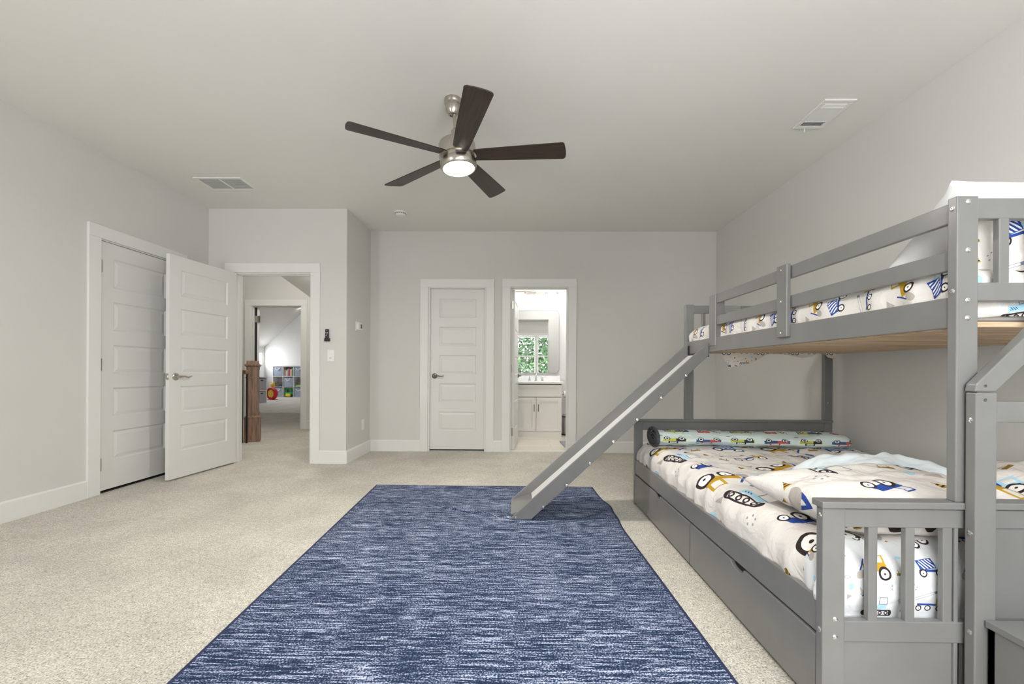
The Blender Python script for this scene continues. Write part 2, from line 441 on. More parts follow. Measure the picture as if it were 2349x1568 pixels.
def bx(bm, x0, x1, y0, y1, z0, z1, mtx=None):
    vs = [bm.verts.new((x, y, z)) for z in (z0, z1) for (x, y) in ((x0, y0), (x1, y0), (x1, y1), (x0, y1))]
    for f in ((3, 2, 1, 0), (4, 5, 6, 7), (0, 1, 5, 4), (1, 2, 6, 5), (2, 3, 7, 6), (3, 0, 4, 7)):
        bm.faces.new([vs[i] for i in f])
    if mtx is not None:
        for v in vs: v.co = mtx @ v.co
    return vs

def boxo(name, x0, x1, y0, y1, z0, z1, m, parent=None, bevel=0.0, mtx=None):
    bm = bm_new(); bx(bm, x0, x1, y0, y1, z0, z1, mtx)
    return obj(name, bm, m, parent, bevel=bevel)

def prism(bm, pts, axis, a, b):
    """extrude polygon pts (2D, in the two other axes in order) along axis from a to b"""
    def P(p, t):
        if axis == 0: return (t, p[0], p[1])
        if axis == 1: return (p[0], t, p[1])
        return (p[0], p[1], t)
    v0 = [bm.verts.new(P(p, a)) for p in pts]; v1 = [bm.verts.new(P(p, b)) for p in pts]
    n = len(pts)
    bm.faces.new(v0); bm.faces.new(v1[::-1])
    for i in range(n): bm.faces.new((v0[i], v1[i], v1[(i + 1) % n], v0[(i + 1) % n]))
    return v0 + v1

def lathe(bm, prof, c=(0, 0, 0), n=32, mtx=None):
    """prof: list of (r, z)"""
    rings = []
    for r, z in prof:
        if r <= 1e-6: rings.append([bm.verts.new((c[0], c[1], c[2] + z))])
        else: rings.append([bm.verts.new((c[0] + r * math.cos(2 * PI * i / n), c[1] + r * math.sin(2 * PI * i / n), c[2] + z)) for i in range(n)])
    for a, b in zip(rings[:-1], rings[1:]):
        if len(a) == 1 and len(b) == 1: continue
        for i in range(n):
            j = (i + 1) % n
            if len(a) == 1: bm.faces.new((a[0], b[j], b[i]))
            elif len(b) == 1: bm.faces.new((a[i], a[j], b[0]))
            else: bm.faces.new((a[i], a[j], b[j], b[i]))
    if mtx is not None:
        for rr in rings:
            for v in rr: v.co = mtx @ v.co

def tube(bm, pts, r, n=10, closed_ends=True):
    pts = [Vector(p) for p in pts]; rings = []
    rr = r if isinstance(r, (list, tuple)) else [r] * len(pts)
    up = None
    for i, p in enumerate(pts):
        t = (pts[min(i + 1, len(pts) - 1)] - pts[max(i - 1, 0)]).normalized()
        if up is None:
            up = t.orthogonal().normalized()
        else:
            up = (up - t * up.dot(t)).normalized()
        s = t.cross(up)
        rings.append([bm.verts.new(p + (up * math.cos(2 * PI * k / n) + s * math.sin(2 * PI * k / n)) * rr[i]) for k in range(n)])
    for a, b in zip(rings[:-1], rings[1:]):
        for k in range(n): bm.faces.new((a[k], a[(k + 1) % n], b[(k + 1) % n], b[k]))
    if closed_ends: bm.faces.new(rings[0][::-1]); bm.faces.new(rings[-1])

def dup(o, parent=None, loc=None):
    c = o.copy(); COL.objects.link(c)
    if parent is not None: c.parent = parent
    if loc is not None: c.location = loc
    for ch in list(o.children):
        d = dup(ch, c)
    return c

# ------------------------------------------------------------------ walls
def wall_y(name, y0, y1, xa, xb, z0, z1, holes, m='wall'):
    """wall slab lying in an XZ plane with rectangular holes (xa,xb,za,zb)"""
    bm = bm_new(); x = xa
    for (ha, hb, za, zb) in sorted(holes):
        if ha > x: bx(bm, x, ha, y0, y1, z0, z1)
        if za > z0: bx(bm, ha, hb, y0, y1, z0, za)
        if zb < z1: bx(bm, ha, hb, y0, y1, zb, z1)
        x = hb
    if x < xb: bx(bm, x, xb, y0, y1, z0, z1)
    return tag(obj(name, bm, m), kind='structure')

def wall_x(name, x0, x1, ya, yb, z0, z1, holes, m='wall'):
    bm = bm_new(); y = ya
    for (ha, hb, za, zb) in sorted(holes):
        if ha > y: bx(bm, x0, x1, y, ha, z0, z1)
        if za > z0: bx(bm, x0, x1, ha, hb, z0, za)
        if zb < z1: bx(bm, x0, x1, ha, hb, zb, z1)
        y = hb
    if y < yb: bx(bm, x0, x1, y, yb, z0, z1)
    return tag(obj(name, bm, m), kind='structure')

DH = 2.046   # door opening height
# closet (left wall), entry, back closet, bath openings
CL = (3.343, 4.105); EN = (-3.058, -2.237); BC = (-1.113, -0.402); BA = (-0.090, 0.619)
wall_x('wall_left', XL - WT, XL, YW, Y1 + WT, 0, ZC, [(CL[0], CL[1], -1, DH)])
wall_x('wall_right', XR, XR + WT, YW - WT, YB, 0, ZC, [])
wall_y('wall_entry', Y1, Y1 + WT, XL, X1 - WT, 0, ZC, [(EN[0], EN[1], -1, DH)])
wall_x('wall_alcove', X1 - WT, X1, Y1, YB + WT, 0, ZC, [])
wall_y('wall_back', YB, YB + WT, X1, XR + WT, 0, ZC, [(BC[0], BC[1], -1, DH), (BA[0], BA[1], -1, DH)])
wall_y('wall_window', YW - WT, YW, XL - WT, XR, 0, ZC, [(a, b, WZ0, WZ1) for a, b in WIN])
tag(boxo('ceiling', XL - WT, XR + WT, YW - WT, YB + WT, ZC, ZC + 0.1, 'ceiling'), kind='structure')

bm = bm_new(); bx(bm, -9.6, XR + WT, YW - WT, YB + 0.03, -0.12, 0); bx(bm, -9.6, X1 - WT, YB + 0.03, 15.5, -0.12, 0)
tag(obj('floor', bm, 'carpet'), kind='structure', label='beige speckled cut pile carpet of bedroom and hallway', cat='carpet')

# unseen backing boxes added behind the shut doors to stop light leaks
bm = bm_new()
bx(bm, XL - WT - 0.66, XL - WT - 0.6, 3.0, 4.4, 0, ZC); bx(bm, XL - WT - 0.6, XL - WT, 3.0, 3.06, 0, ZC); bx(bm, XL - WT - 0.6, XL - WT, 4.34, 4.4, 0, ZC)
bx(bm, XL - WT - 0.66, XL - WT, 3.0, 4.4, ZC, ZC + .06)
tag(obj('wall_light_block_left', bm, 'wall'), kind='structure')
bm = bm_new()
bx(bm, X1, -0.3, YB + WT + 0.6, YB + WT + 0.66, 0, ZC); bx(bm, X1 - .06, X1, YB + WT, YB + WT + .66, 0, ZC); bx(bm, X1, -0.36, YB + WT, YB + WT + .66, ZC, ZC + .06)
bx(bm, X1, -0.36, YB + 0.03, YB + WT + .66, -.1, 0)
tag(obj('wall_light_block_back', bm, 'wall'), kind='structure')

# bathroom shell
BY = 6.97
bm = bm_new(); bx(bm, -0.36, 1.70, BY, BY + WT, 0, ZC); tag(obj('wall_bathroom_back', bm, 'bathwall'), kind='structure')
tag(boxo('wall_bathroom_left', -0.36, -0.30, YB + WT, BY, 0, ZC, 'bathwall'), kind='structure')
tag(boxo('wall_bathroom_right', 1.60, 1.70, YB + WT, BY, 0, ZC, 'bathwall'), kind='structure')
tag(boxo('ceiling_bathroom', -0.36, 1.70, YB + WT, BY + WT, ZC, ZC + 0.06, 'bathwall'), kind='structure')
def tile_mat():
    m, nt, b = new_mat('pale_plank_tile')
    tc = nt.nodes.new('ShaderNodeTexCoord'); br = nt.nodes.new('ShaderNodeTexBrick')
    nt.links.new(tc.outputs['Object'], br.inputs['Vector'])
    br.inputs['Color1'].default_value = (*lin((222, 214, 200)), 1); br.inputs['Color2'].default_value = (*lin((214, 206, 192)), 1)
    br.inputs['Mortar'].default_value = (*lin((196, 188, 176)), 1)
    br.inputs['Scale'].default_value = 1.0; br.inputs['Brick Width'].default_value = 0.9; br.inputs['Row Height'].default_value = 0.2
    br.inputs['Mortar Size'].default_value = 0.004
    nt.links.new(br.outputs[0], b.inputs['Base Color']); b.inputs['Roughness'].default_value = 0.3
    return m
M['tile'] = tile_mat()
tag(boxo('floor_bathroom', -0.36, 1.70, YB + 0.03, BY, -0.1, 0.004, 'tile'), kind='structure', label='pale plank tile floor of the bathroom', cat='floor')
tag(boxo('trim_1', BA[0], BA[1], YB + 0.01, YB + 0.05, 0.0, 0.012, 'trim'), kind='structure')

# hall shell
HY = 7.17; HZ = 3.2
HD = (-4.56, -3.704)
wall_y('wall_hall_far', HY, HY + WT, -9.6, X1 - WT, 0, HZ + .1, [(HD[0], HD[1], -1, 2.092)])
wall_x('wall_hall_right', X1 - WT - 0.001, X1 - .001, YB + WT, HY, 0, HZ + .1, [])
wall_x('wall_hall_left', -7.6, -7.5, Y1 + WT, HY, 0, HZ + .1, [])
wall_y('wall_hall_near', Y1, Y1 + WT, -7.6, XL - WT, 0, HZ + .1, [])
bm = bm_new(); bx(bm, XL - WT, X1, Y1, Y1 + WT, ZC, HZ + .1); bx(bm, X1 - WT, X1, Y1 + WT, YB + WT, ZC, HZ + .1)
tag(obj('wall_hall_upper', bm, 'wall'), kind='structure')
tag(boxo('ceiling_hall', -7.6, X1, Y1, HY + WT, HZ, HZ + .08, 'ceiling'), kind='structure')
bm = bm_new()
A = [(-4.6, HY, 2.613 - .713 * (-4.6 + 4.067)), (X1 - WT, HY, 2.613 - .713 * (X1 - WT + 4.067)), (X1 - WT, Y1 + WT, 2.92), (-4.6, Y1 + WT, 4.8)]
vs = [bm.verts.new(p) for p in A] + [bm.verts.new((p[0] + .04, p[1], p[2] + .06)) for p in A]
for f in ((0, 1, 2, 3), (7, 6, 5, 4), (0, 4, 5, 1), (1, 5, 6, 2), (2, 6, 7, 3), (3, 7, 4, 0)): bm.faces.new([vs[i] for i in f])
for v in vs: v.co.z = min(v.co.z, 4.9)
tag(obj('ceiling_hall_slope', bm, 'ceiling'), kind='structure')

# far playroom shell
PY = 15.3
KX = -9.235
tag(boxo('wall_playroom_far', -9.6, -2.9, PY, PY + .1, 0, 3.35, 'bathwall'), kind='structure')
wall_x('wall_playroom_left', KX - .1, KX, HY + WT, PY, 0, 1.86, [(13.9, 15.22, 1.15, 1.65)], 'bathwall')
wall_x('wall_playroom_right', -3.0, -2.9, HY + WT, PY, 0, 3.35, [], 'bathwall')
bm = bm_new(); prism(bm, [(KX - .1, 1.74), (-7.76, 3.2), (-7.76, 3.3), (KX - .1, 1.9)], 1, HY + WT, PY)
tag(obj('ceiling_playroom_slope', bm, 'ceiling'), kind='structure')
tag(boxo('ceiling_playroom', -7.76, -2.9, HY + WT, PY + .1, 3.2, 3.3, 'ceiling'), kind='structure')
portal('playroom_portal', (KX - .06, 14.56, 1.40), (0, -PI / 2, 0), 0.50, 1.32)

# ------------------------------------------------------------------ baseboards
def base_profile(t0): return [(0, 0), (t0, 0), (t0, .128), (t0 * .6, .14), (0, .14)]
def baseb(name, segs):
    bm = bm_new()
    for kind, fix, sgn, a, b in segs:
        pr = base_profile(.016)
        if kind == 'x':   # runs along x on plane y=fix, protruding sgn in y
            prism(bm, [(fix + sgn * p[0], p[1]) for p in pr], 0, a, b)
        else:
            prism(bm, [(fix + sgn * p[0], p[1]) for p in pr], 1, a, b)
    tag(obj(name, bm, 'trim'), kind='structure')
CW = 0.105
baseb('baseboard_left', [('y', XL, 1, YW, CL[0] - CW), ('y', XL, 1, CL[1] + CW, Y1)])
baseb('baseboard_entry', [('x', Y1, -1, XL, EN[0] - CW), ('x', Y1, -1, EN[1] + CW, X1)])
baseb('baseboard_alcove', [('y', X1, 1, Y1 - .016, YB)])
baseb('baseboard_back', [('x', YB, -1, X1, BC[0] - CW), ('x', YB, -1, BC[1] + CW, BA[0] - CW), ('x', YB, -1, BA[1] + CW, XR)])
baseb('baseboard_right', [('y', XR, -1, YW, YB)])
baseb('baseboard_window', [('x', YW, 1, XL, XR)])
baseb('baseboard_hall', [('x', HY, -1, -7.5, HD[0] - .1), ('x', HY, -1, HD[1] + .1, X1 - WT)])
baseb('baseboard_playroom', [('x', PY, -1, KX, -3.0)])

# ------------------------------------------------------------------ doors
def panel_slab(bm, w, h, t, stile=0.115):
    """five-panel moulded leaf, x 0..w, y 0..t (front is y=0), z 0..h"""
    pt = [h - .122 - .3555 * i for i in range(5)]; ph = .24
    xs = (stile, w - stile)
    def quad(a, b, c, d_): bm.faces.new([bm.verts.new(p) for p in (a, b, c, d_)])
    for side in (0, 1):
        Y = (lambda d_: d_) if side == 0 else (lambda d_: t - d_)
        quad((0, Y(0), 0), (xs[0], Y(0), 0), (xs[0], Y(0), h), (0, Y(0), h))
        quad((xs[1], Y(0), 0), (w, Y(0), 0), (w, Y(0), h), (xs[1], Y(0), h))
        zs = [h] + [q for z in pt for q in (z, z - ph)] + [0]
        for i in range(0, len(zs), 2):
            quad((xs[0], Y(0), zs[i + 1]), (xs[1], Y(0), zs[i + 1]), (xs[1], Y(0), zs[i]), (xs[0], Y(0), zs[i]))
        for z in pt:
            rings = [(0, 0), (.010, .009), (.016, .009), (.040, .003), (.046, .003)]
            prev = None
            for ins, dep in rings:
                r = [(xs[0] + ins, Y(dep), z - ph + ins), (xs[1] - ins, Y(dep), z - ph + ins), (xs[1] - ins, Y(dep), z - ins), (xs[0] + ins, Y(dep), z - ins)]
                if prev:
                    for k in range(4): quad(prev[k], prev[(k + 1) % 4], r[(k + 1) % 4], r[k])
                prev = r
            quad(*prev)
    for a, b in (((0, 0), (w, 0)), ((w, 0), (w, h)), ((w, h), (0, h)), ((0, h), (0, 0))):
        quad((a[0], 0, a[1]), (b[0], 0, b[1]), (b[0], t, b[1]), (a[0], t, a[1]))
    bmesh.ops.remove_doubles(bm, verts=bm.verts, dist=1e-5)

def leaf(parent, mtx, w, h=2.022, t=.035):
    bm = bm_new(); panel_slab(bm, w, h, t)
    bmesh.ops.transform(bm, matrix=mtx, verts=bm.verts)
    o = obj('door_leaf', bm, 'door', parent); return o

def lever(parent, mtx, name='door_handle', flip=1, m='dknickel'):
    """rosette and wavy lever, local: sits at origin, sticks out to -y, lever runs +x*flip"""
    bm = bm_new()
    R = Matrix.Rotation(PI / 2, 4, 'X')
    lathe(bm, [(0, -.002), (.033, -.002), (.033, .006), (.026, .012), (.013, .014), (.013, .045), (0, .047)], n=28, mtx=R)
    P = [(0, -.042, 0), (.02, -.046, .003), (.05, -.047, .004), (.075, -.047, -.004), (.10, -.047, -.004), (.125, -.045, .005)]
    tube(bm, [(p[0] * flip, p[1], p[2]) for p in P], [.009, .0095, .008, .007, .0065, .005], 10)
    bmesh.ops.transform(bm, matrix=mtx, verts=bm.verts)
    return tag(obj(name, bm, m, parent, smooth=True), 'satin nickel lever handle')

def hinge(parent, loc, along='z', m='nickel', w=(.012, .03)):
    bm = bm_new()
    lathe(bm, [(0, -.052), (.006, -.052), (.006, .052), (0, .052)], c=loc, n=10)
    bx(bm, loc[0] - w[0], loc[0] + w[1], loc[1] - .001, loc[1] + .003, loc[2] - .05, loc[2] + .05)
    return obj('hinge', bm, m, parent)

def casing(parent, plane, fix, sgn, a, b, top, width=.1, th=.018, depth=WT, name='casing'):
    """flat casing round an opening a..b; plane 'y' (wall faces along y) or 'x'; also jamb lining and stop"""
    bm = bm_new()
    def B(u0, u1, d0, d1, z0, z1):
        d0_, d1_ = sorted((fix + sgn * d0, fix + sgn * d1))
        if plane == 'y': bx(bm, u0, u1, d0_, d1_, z0, z1)
        else: bx(bm, d0_, d1_, u0, u1, z0, z1)
    e = .006
    B(a - width - e, a - e, 0, th, 0, top + e); B(b + e, b + width + e, 0, th, 0, top + e)
    B(a - width - e, b + width + e, 0, th + .002, top + e, top + e + width)
    # lining
    B(a - .004, a + .004, -depth, .002, 0, top); B(b - .004, b + .004, -depth, .002, 0, top); B(a, b, -depth, .002, top - .004, top + .004)
    # stop
    B(a, a + .012, -.075, -.043, 0, top); B(b - .012, b, -.075, -.043, 0, top); B(a, b, -.075, -.043, top - .012, top)
    return obj(name, bm, 'trim', parent, bevel=.002)

T = Matrix.Translation
def RZ(a): return Matrix.Rotation(a, 4, 'Z')

# door_1: shut closet door in the left wall, hinges near the camera side
d1 = empty('door_1', (XL, 3.7, 0), 'white five panel closet door shut in the left wall behind the open door', 'door', kind='structure')
leaf(d1, T((XL - .006, CL[0] + .006, .022)) @ RZ(PI / 2), CL[1] - CL[0] - .012, 2.016)
casing(d1, 'x', XL, 1, CL[0], CL[1], DH)
for z in (1.834, 1.04, .237):
    bm = bm_new(); lathe(bm, [(0, -.05), (.0065, -.05), (.0065, .05), (0, .05)], c=(XL + .006, CL[0] + .004, z), n=10)
    bx(bm, XL - .004, XL + .004, CL[0] - .001, CL[0] + .008, z - .048, z + .048)
    obj('hinge', bm, 'nickel', d1)
boxo('door_gap_shade', XL - .07, XL - .01, CL[0], CL[1], 0, .006, 'dark', d1)  # dark strip painting in the shade of the gap under the door

# door_2: entry door standing open into the room
hx, hy = -3.066, Y1 - .021
ang = math.atan2(3.735 - hy, -3.146 - hx)     # direction from hinge to free edge
d2 = empty('door_2', (hx, hy, 0), 'white five panel entry door standing wide open into the room', 'door', kind='structure')
mt = T((hx, hy, .014)) @ RZ(ang) @ T((0, 0, 0))
w2 = .777
leaf(d2, mt, w2, 2.026)
casing(d2, 'y', Y1, -1, EN[0], EN[1], DH)
lever(d2, mt @ T((w2 - .062, .035, .926)) @ RZ(PI), flip=1, m='nickel')
bm = bm_new(); bx(bm, w2, w2 + .0025, .005, .030, .898, .955); bx(bm, w2, w2 + .010, .011, .024, .918, .936)
bmesh.ops.transform(bm, matrix=mt, verts=bm.verts); obj('latch_plate', bm, 'nickel', d2)
for z in (.24, 1.04, 1.84):
    bm = bm_new(); lathe(bm, [(0, -.05), (.0065, -.05), (.0065, .05), (0, .05)], c=(hx - .004, hy - .002, z), n=10); obj('hinge', bm, 'nickel', d2)

# door_3: shut closet door in the back wall
d3 = empty('door_3', (-.76, YB, 0), 'white five panel door shut in the back wall left of the bathroom', 'door', kind='structure')
leaf(d3, T((BC[0] + .006, YB + .045, .020)), BC[1] - BC[0] - .012, 2.014)
bm = bm_new()
for (u0, u1, z0, z1) in ((BC[0] - CW, BC[0] - .006, 0, DH), (BC[1] + .006, BC[1] + CW, 0, DH), (BC[0] - CW, BC[1] + CW, DH, DH + .102)):
    bx(bm, u0, u1, YB - .018, YB, z0, z1)
bx(bm, BC[0] - .004, BC[0] + .012, YB - .002, YB + .044, 0, DH); bx(bm, BC[1] - .012, BC[1] + .004, YB - .002, YB + .044, 0, DH); bx(bm, BC[0] + .012, BC[1] - .012, YB - .002, YB + .044, DH - .012, DH + .004)
bx(bm, BC[0] - .004, BC[0] + .002, YB + .044, YB + WT, 0, DH); bx(bm, BC[1] - .002, BC[1] + .004, YB + .044, YB + WT, 0, DH)
obj('casing', bm, 'trim', d3, bevel=.002)
lever(d3, T((BC[0] + .068, YB + .045, .94)), flip=1)

# door_4: bathroom door opened inwards
d4 = empty('door_4', (BA[0], YB + WT, 0), 'white bathroom door open inwards, seen on edge', 'door', kind='structure')
m4 = T((BA[0] + .048, YB + WT - .045, .012)) @ RZ(math.radians(86))
leaf(d4, m4, .70, 2.02)
casing(d4, 'y', YB, -1, BA[0], BA[1], DH)
lever(d4, m4 @ T((.64, 0, .93)), flip=-1)
for z in (.24, 1.04, 1.84):
    bm = bm_new(); bx(bm, BA[0] + .006, BA[0] + .034, YB + .066, YB + .069, z - .05, z + .05)
    lathe(bm, [(0, -.05), (.006, -.05), (.006, .05), (0, .05)], c=(BA[0] + .010, YB + .064, z), n=10); obj('hinge', bm, 'nickel', d4)

# door_5: hallway opening to the playroom, leaf folded back inside
d5 = empty('door_5', (HD[0], HY, 0), 'white cased doorway from the hallway to the playroom', 'door', kind='structure')
casing(d5, 'y', HY, -1, HD[0], HD[1], 2.092)
leaf(d5, T((HD[0] + .066, HY + WT + .002, .012)) @ RZ(math.radians(128)), .80, 2.07)
for z in (.24, 1.06, 1.88):
    bm = bm_new(); bx(bm, HD[0] + .01, HD[0] + .10, HY + .080, HY + .084, z - .055, z + .055); obj('hinge', bm, 'nickel', d5)
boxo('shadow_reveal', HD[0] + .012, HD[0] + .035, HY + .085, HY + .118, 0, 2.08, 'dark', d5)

# ------------------------------------------------------------------ windows (behind the camera, two seen in the bathroom mirror, one added unseen for light)
for i, (a, b) in enumerate(WIN):
    w = empty('window_%d' % (i + 1), ((a + b) / 2, YW, WZ0), 'white double hung window behind the camera', 'window', kind='structure')
    bm = bm_new(); e = .09
    eL = .04 if i == 1 else e; eR = 0.0 if i == 0 else e
    bx(bm, a - eL, a, YW, YW + .018, WZ0 - .015, WZ1)
    if eR: bx(bm, b, b + eR, YW, YW + .018, WZ0 - .015, WZ1)
    bx(bm, a - eL, b + eR, YW, YW + .02, WZ1, WZ1 + e); bx(bm, a - eL, b + eR, YW, YW + .035, WZ0 - .045, WZ0 - .015)
    obj('casing', bm, 'trim', w)
    bm = bm_new(); f = .05
    for (x0, x1, z0, z1) in ((a, a + f, WZ0, WZ1), (b - f, b, WZ0, WZ1), (a + f, b - f, WZ0, WZ0 + f), (a + f, b - f, WZ1 - f, WZ1), (a + f, b - f, 1.50, 1.545)):
        bx(bm, x0, x1, YW - .085, YW - .045, z0, z1)
    obj('sash', bm, 'trim', w)
    boxo('glass_pane', a + f, b - f, YW - .068, YW - .064, WZ0 + f, WZ1 - f, 'glass', w)
w = empty('window_4', (KX, 14.4, .95), 'bright playroom window in the low knee wall', 'window', kind='structure')
bm = bm_new()
for (y0, y1, z0, z1) in ((13.9, 13.95, 1.15, 1.65), (15.17, 15.22, 1.15, 1.65), (13.95, 15.17, 1.15, 1.20), (13.95, 15.17, 1.60, 1.65)):
    bx(bm, KX - .06, KX - .02, y0, y1, z0, z1)
obj('sash', bm, 'trim', w); boxo('glass_pane', KX - .042, KX - .038, 13.95, 15.17, 1.20, 1.60, 'glass', w)

# trees outside the bedroom windows
def tree(x, y, r, h, label, seed):
    rnd = random.Random(seed)
    t = empty('tree', (x, y, -2.8), label, 'tree')
    bm = bm_new(); tube(bm, [(x, y, -2.8), (x + .1, y, -.5), (x - .05, y + .1, h)], [.16, .12, .06], 10); obj('trunk', bm, 'bark', t, smooth=True)
    bm = bm_new()
    for k in range(4200):
        d = Vector((rnd.gauss(0, 1), rnd.gauss(0, 1), rnd.gauss(0, 1))).normalized() * (rnd.random() ** .4) * r
        c = Vector((x, y, h)) + Vector((d.x, d.y * .6, d.z * 1.2))
        u = Vector((rnd.gauss(0, 1), rnd.gauss(0, 1), rnd.gauss(0, 1))).normalized(); v = u.orthogonal().normalized()
        s = rnd.uniform(.07, .15)
        bm.faces.new([bm.verts.new(c + u * s), bm.verts.new(c + v * s * .6), bm.verts.new(c - u * s), bm.verts.new(c - v * s * .6)])
    obj('foliage', bm, 'leaf', t)
tree(.9, -7.0, 2.1, 1.5, 'leafy tree outside the bedroom windows, reflected in the bathroom mirror', 1)

# ------------------------------------------------------------------ ceiling fan
fc = Vector((-.424, 2.705, ZC)); hub = Vector((-.389, 2.694, 2.361))
ax = (fc - hub).normalized()
fan = empty('ceiling_fan', tuple(fc), 'five blade ceiling fan of dark wood and brushed nickel, light on', 'ceiling fan')
bm = bm_new(); lathe(bm, [(0, 0), (.056, 0), (.056, -.022), (.053, -.026), (.053, -.034), (.047, -.040), (.047, -.075), (.030, -.098), (.021, -.100), (.019, -.094), (0, -.09)], c=fc, n=40)
obj('canopy', bm, 'nickel', fan, smooth=True)
Q = T(hub) @ Vector((0, 0, 1)).rotation_difference(ax).to_matrix().to_4x4()
L0 = (fc - hub).length
bm = bm_new(); lathe(bm, [(0, .16), (.0125, .16), (.0125, L0 - .07), (0, L0 - .07)], n=20, mtx=Q); obj('downrod', bm, 'nickel', fan, smooth=True)
bm = bm_new(); lathe(bm, [(0, L0 - .075), (.017, L0 - .075), (.017, L0 - .055), (0, L0 - .055)], n=16, mtx=Q); obj('hanger_ball', bm, 'black', fan, smooth=True)
bm = bm_new(); lathe(bm, [(0, .185), (.024, .185), (.030, .178), (.032, .105), (.098, .103), (.112, .096), (.118, .082), (.119, .03), (.119, .006), (.10, .004), (0, .004)], n=48, mtx=Q)
obj('motor_housing', bm, 'nickel', fan, smooth=True, bevel=0)
bm = bm_new(); lathe(bm, [(0, .006), (.108, .006), (.108, -.016), (.114, -.020), (.117, -.032), (.117, -.052), (.108, -.066), (.100, -.068), (.100, -.060), (0, -.060)], n=48, mtx=Q)
obj('light_kit', bm, 'nickel', fan, smooth=True)
bm = bm_new(); lathe(bm, [(0, -.060), (.100, -.062), (.096, -.070), (.06, -.078), (0, -.080)], n=48, mtx=Q)
obj('light_diffuser', bm, 'fanlight', fan, smooth=True)
def blade_bm():
    bm = bm_new(); n = 14
    # outline (r, halfwidth); slight sweep
    top, bot = [], []
    for i in range(n + 1):
        s = i / n; r = .10 + s * (.686 - .10)
        w = .048 + .027 * s ** .8
        top.append((r - (.016 if i == n else 0), w)); bot.append((r - (.034 if i == n else 0), -w))
    R1_ = .686
    tip = [(R1_ - .004, .071), (R1_ + .003, .060), (R1_ + .004, .03), (R1_ + .001, 0), (R1_ - .005, -.03), (R1_ - .013, -.062), (R1_ - .022, -.072)]
    pts = top + tip + bot[::-1]
    th = .006
    v0 = [bm.verts.new((p[0], p[1], -th / 2)) for p in pts]; v1 = [bm.verts.new((p[0], p[1], th / 2)) for p in pts]
    m = len(pts)
    for i in range(n):
        bm.faces.new((v0[i], v0[i + 1], v0[m - 2 - i], v0[m - 1 - i])); bm.faces.new((v1[m - 1 - i], v1[m - 2 - i], v1[i + 1], v1[i]))
    bm.faces.new(v0[n:n + 9]); bm.faces.new(v1[n:n + 9][::-1])
    for i in range(m): bm.faces.new((v0[i], v1[i], v1[(i + 1) % m], v0[(i + 1) % m]))
    bmesh.ops.rotate(bm, cent=(0, 0, 0), matrix=Matrix.Rotation(math.radians(-12), 3, 'X'), verts=bm.verts)
    return bm
TILT = Vector((-.036, -.023, 1)).normalized()
Qb = T(hub + Vector((0, 0, .018))) @ Vector((0, 0, 1)).rotation_difference(TILT).to_matrix().to_4x4()
for k in range(5):
    bm = blade_bm()
    o = obj('blade', bm, 'walnut', fan, bevel=.0015)
    o.parent = fan; o.matrix_parent_inverse = Matrix.Identity(4)
    o.matrix_local = fan.matrix_world.inverted() @ Qb @ RZ(5.004 + k * 2 * PI / 5)
area_light('fan_lamp', tuple(hub + Vector((0, 0, -.085))), (0, 0, 0), .18, .18, 27, (1, .95, .89), 'DISK')

# smoke detector, vents
sm = empty('smoke_detector', (-1.297, 4.631, ZC), 'round white smoke detector on the ceiling near the alcove', 'smoke detector')
bm = bm_new(); lathe(bm, [(0, 0), (.070, 0), (.070, -.010), (.062, -.014), (0, -.014)], c=(-1.297, 4.631, ZC), n=36); obj('base', bm, 'plastic', sm, smooth=False)
bm = bm_new(); lathe(bm, [(0, -.014), (.058, -.014), (.058, -.024), (.048, -.036), (.030, -.040), (0, -.040)], c=(-1.297, 4.631, ZC), n=36); obj('cover', bm, 'plastic', sm)
bm = bm_new()
for k in range(16):
    a = k * 2 * PI / 16; bx(bm, .052, .0592, -.006, .006, -.023, -.016, T((-1.297, 4.631, ZC)) @ RZ(a))
obj('vent_slot', bm, 'dark', sm)

v1 = empty('ceiling_vent', (-2.73, 3.915, ZC), 'wide white return air grille on the ceiling at left', 'vent')
a, b, c, e = -2.95, -2.511, 3.782, 4.045
bm = bm_new()
for (x0, x1, y0, y1) in ((a, b, c, c + .025), (a, b, e - .025, e), (a, a + .025, c + .025, e - .025), (b - .025, b, c + .025, e - .025), (-2.738, -2.724, c + .025, e - .025)):
    bx(bm, x0, x1, y0, y1, ZC - .007, ZC)
obj('frame', bm, 'plastic', v1, bevel=.002)
bm = bm_new()
for k in range(14):
    y = c + .033 + k * .0152; bx(bm, a + .02, b - .02, -.0075, .0075, -.001, .001, T((0, y, ZC - .004)) @ Matrix.Rotation(math.radians(28), 4, 'X'))
obj('louvers', bm, 'plastic', v1)
boxo('backing', a + .02, b - .02, c + .02, e - .02, ZC - .001, ZC - .0002, M['binlight'], v1)

v2 = empty('ceiling_vent', (2.04, 2.865, ZC), 'small white three way supply register on the ceiling at right', 'vent')
a, b, c, e = 1.938, 2.141, 2.705, 3.027
bm = bm_new()
for (x0, x1, y0, y1) in ((a, b, c, c + .030), (a, b, e - .030, e), (a, a + .028, c + .03, e - .03), (b - .028, b, c + .03, e - .03), (a + .028, b - .028, c + .084, c + .092), (a + .028, b - .028, e - .092, e - .084)):
    bx(bm, x0, x1, y0, y1, ZC - .010, ZC)
obj('frame', bm, 'plastic', v2, bevel=.003)
bm = bm_new()
for k in range(3):
    bx(bm, a + .028, b - .028, -.007, .007, -.0008, .0008, T((0, c + .040 + k * .017, ZC - .006)) @ Matrix.Rotation(math.radians(-40), 4, 'X'))
    bx(bm, a + .028, b - .028, -.007, .007, -.0008, .0008, T((0, e - .040 - k * .017, ZC - .006)) @ Matrix.Rotation(math.radians(40), 4, 'X'))
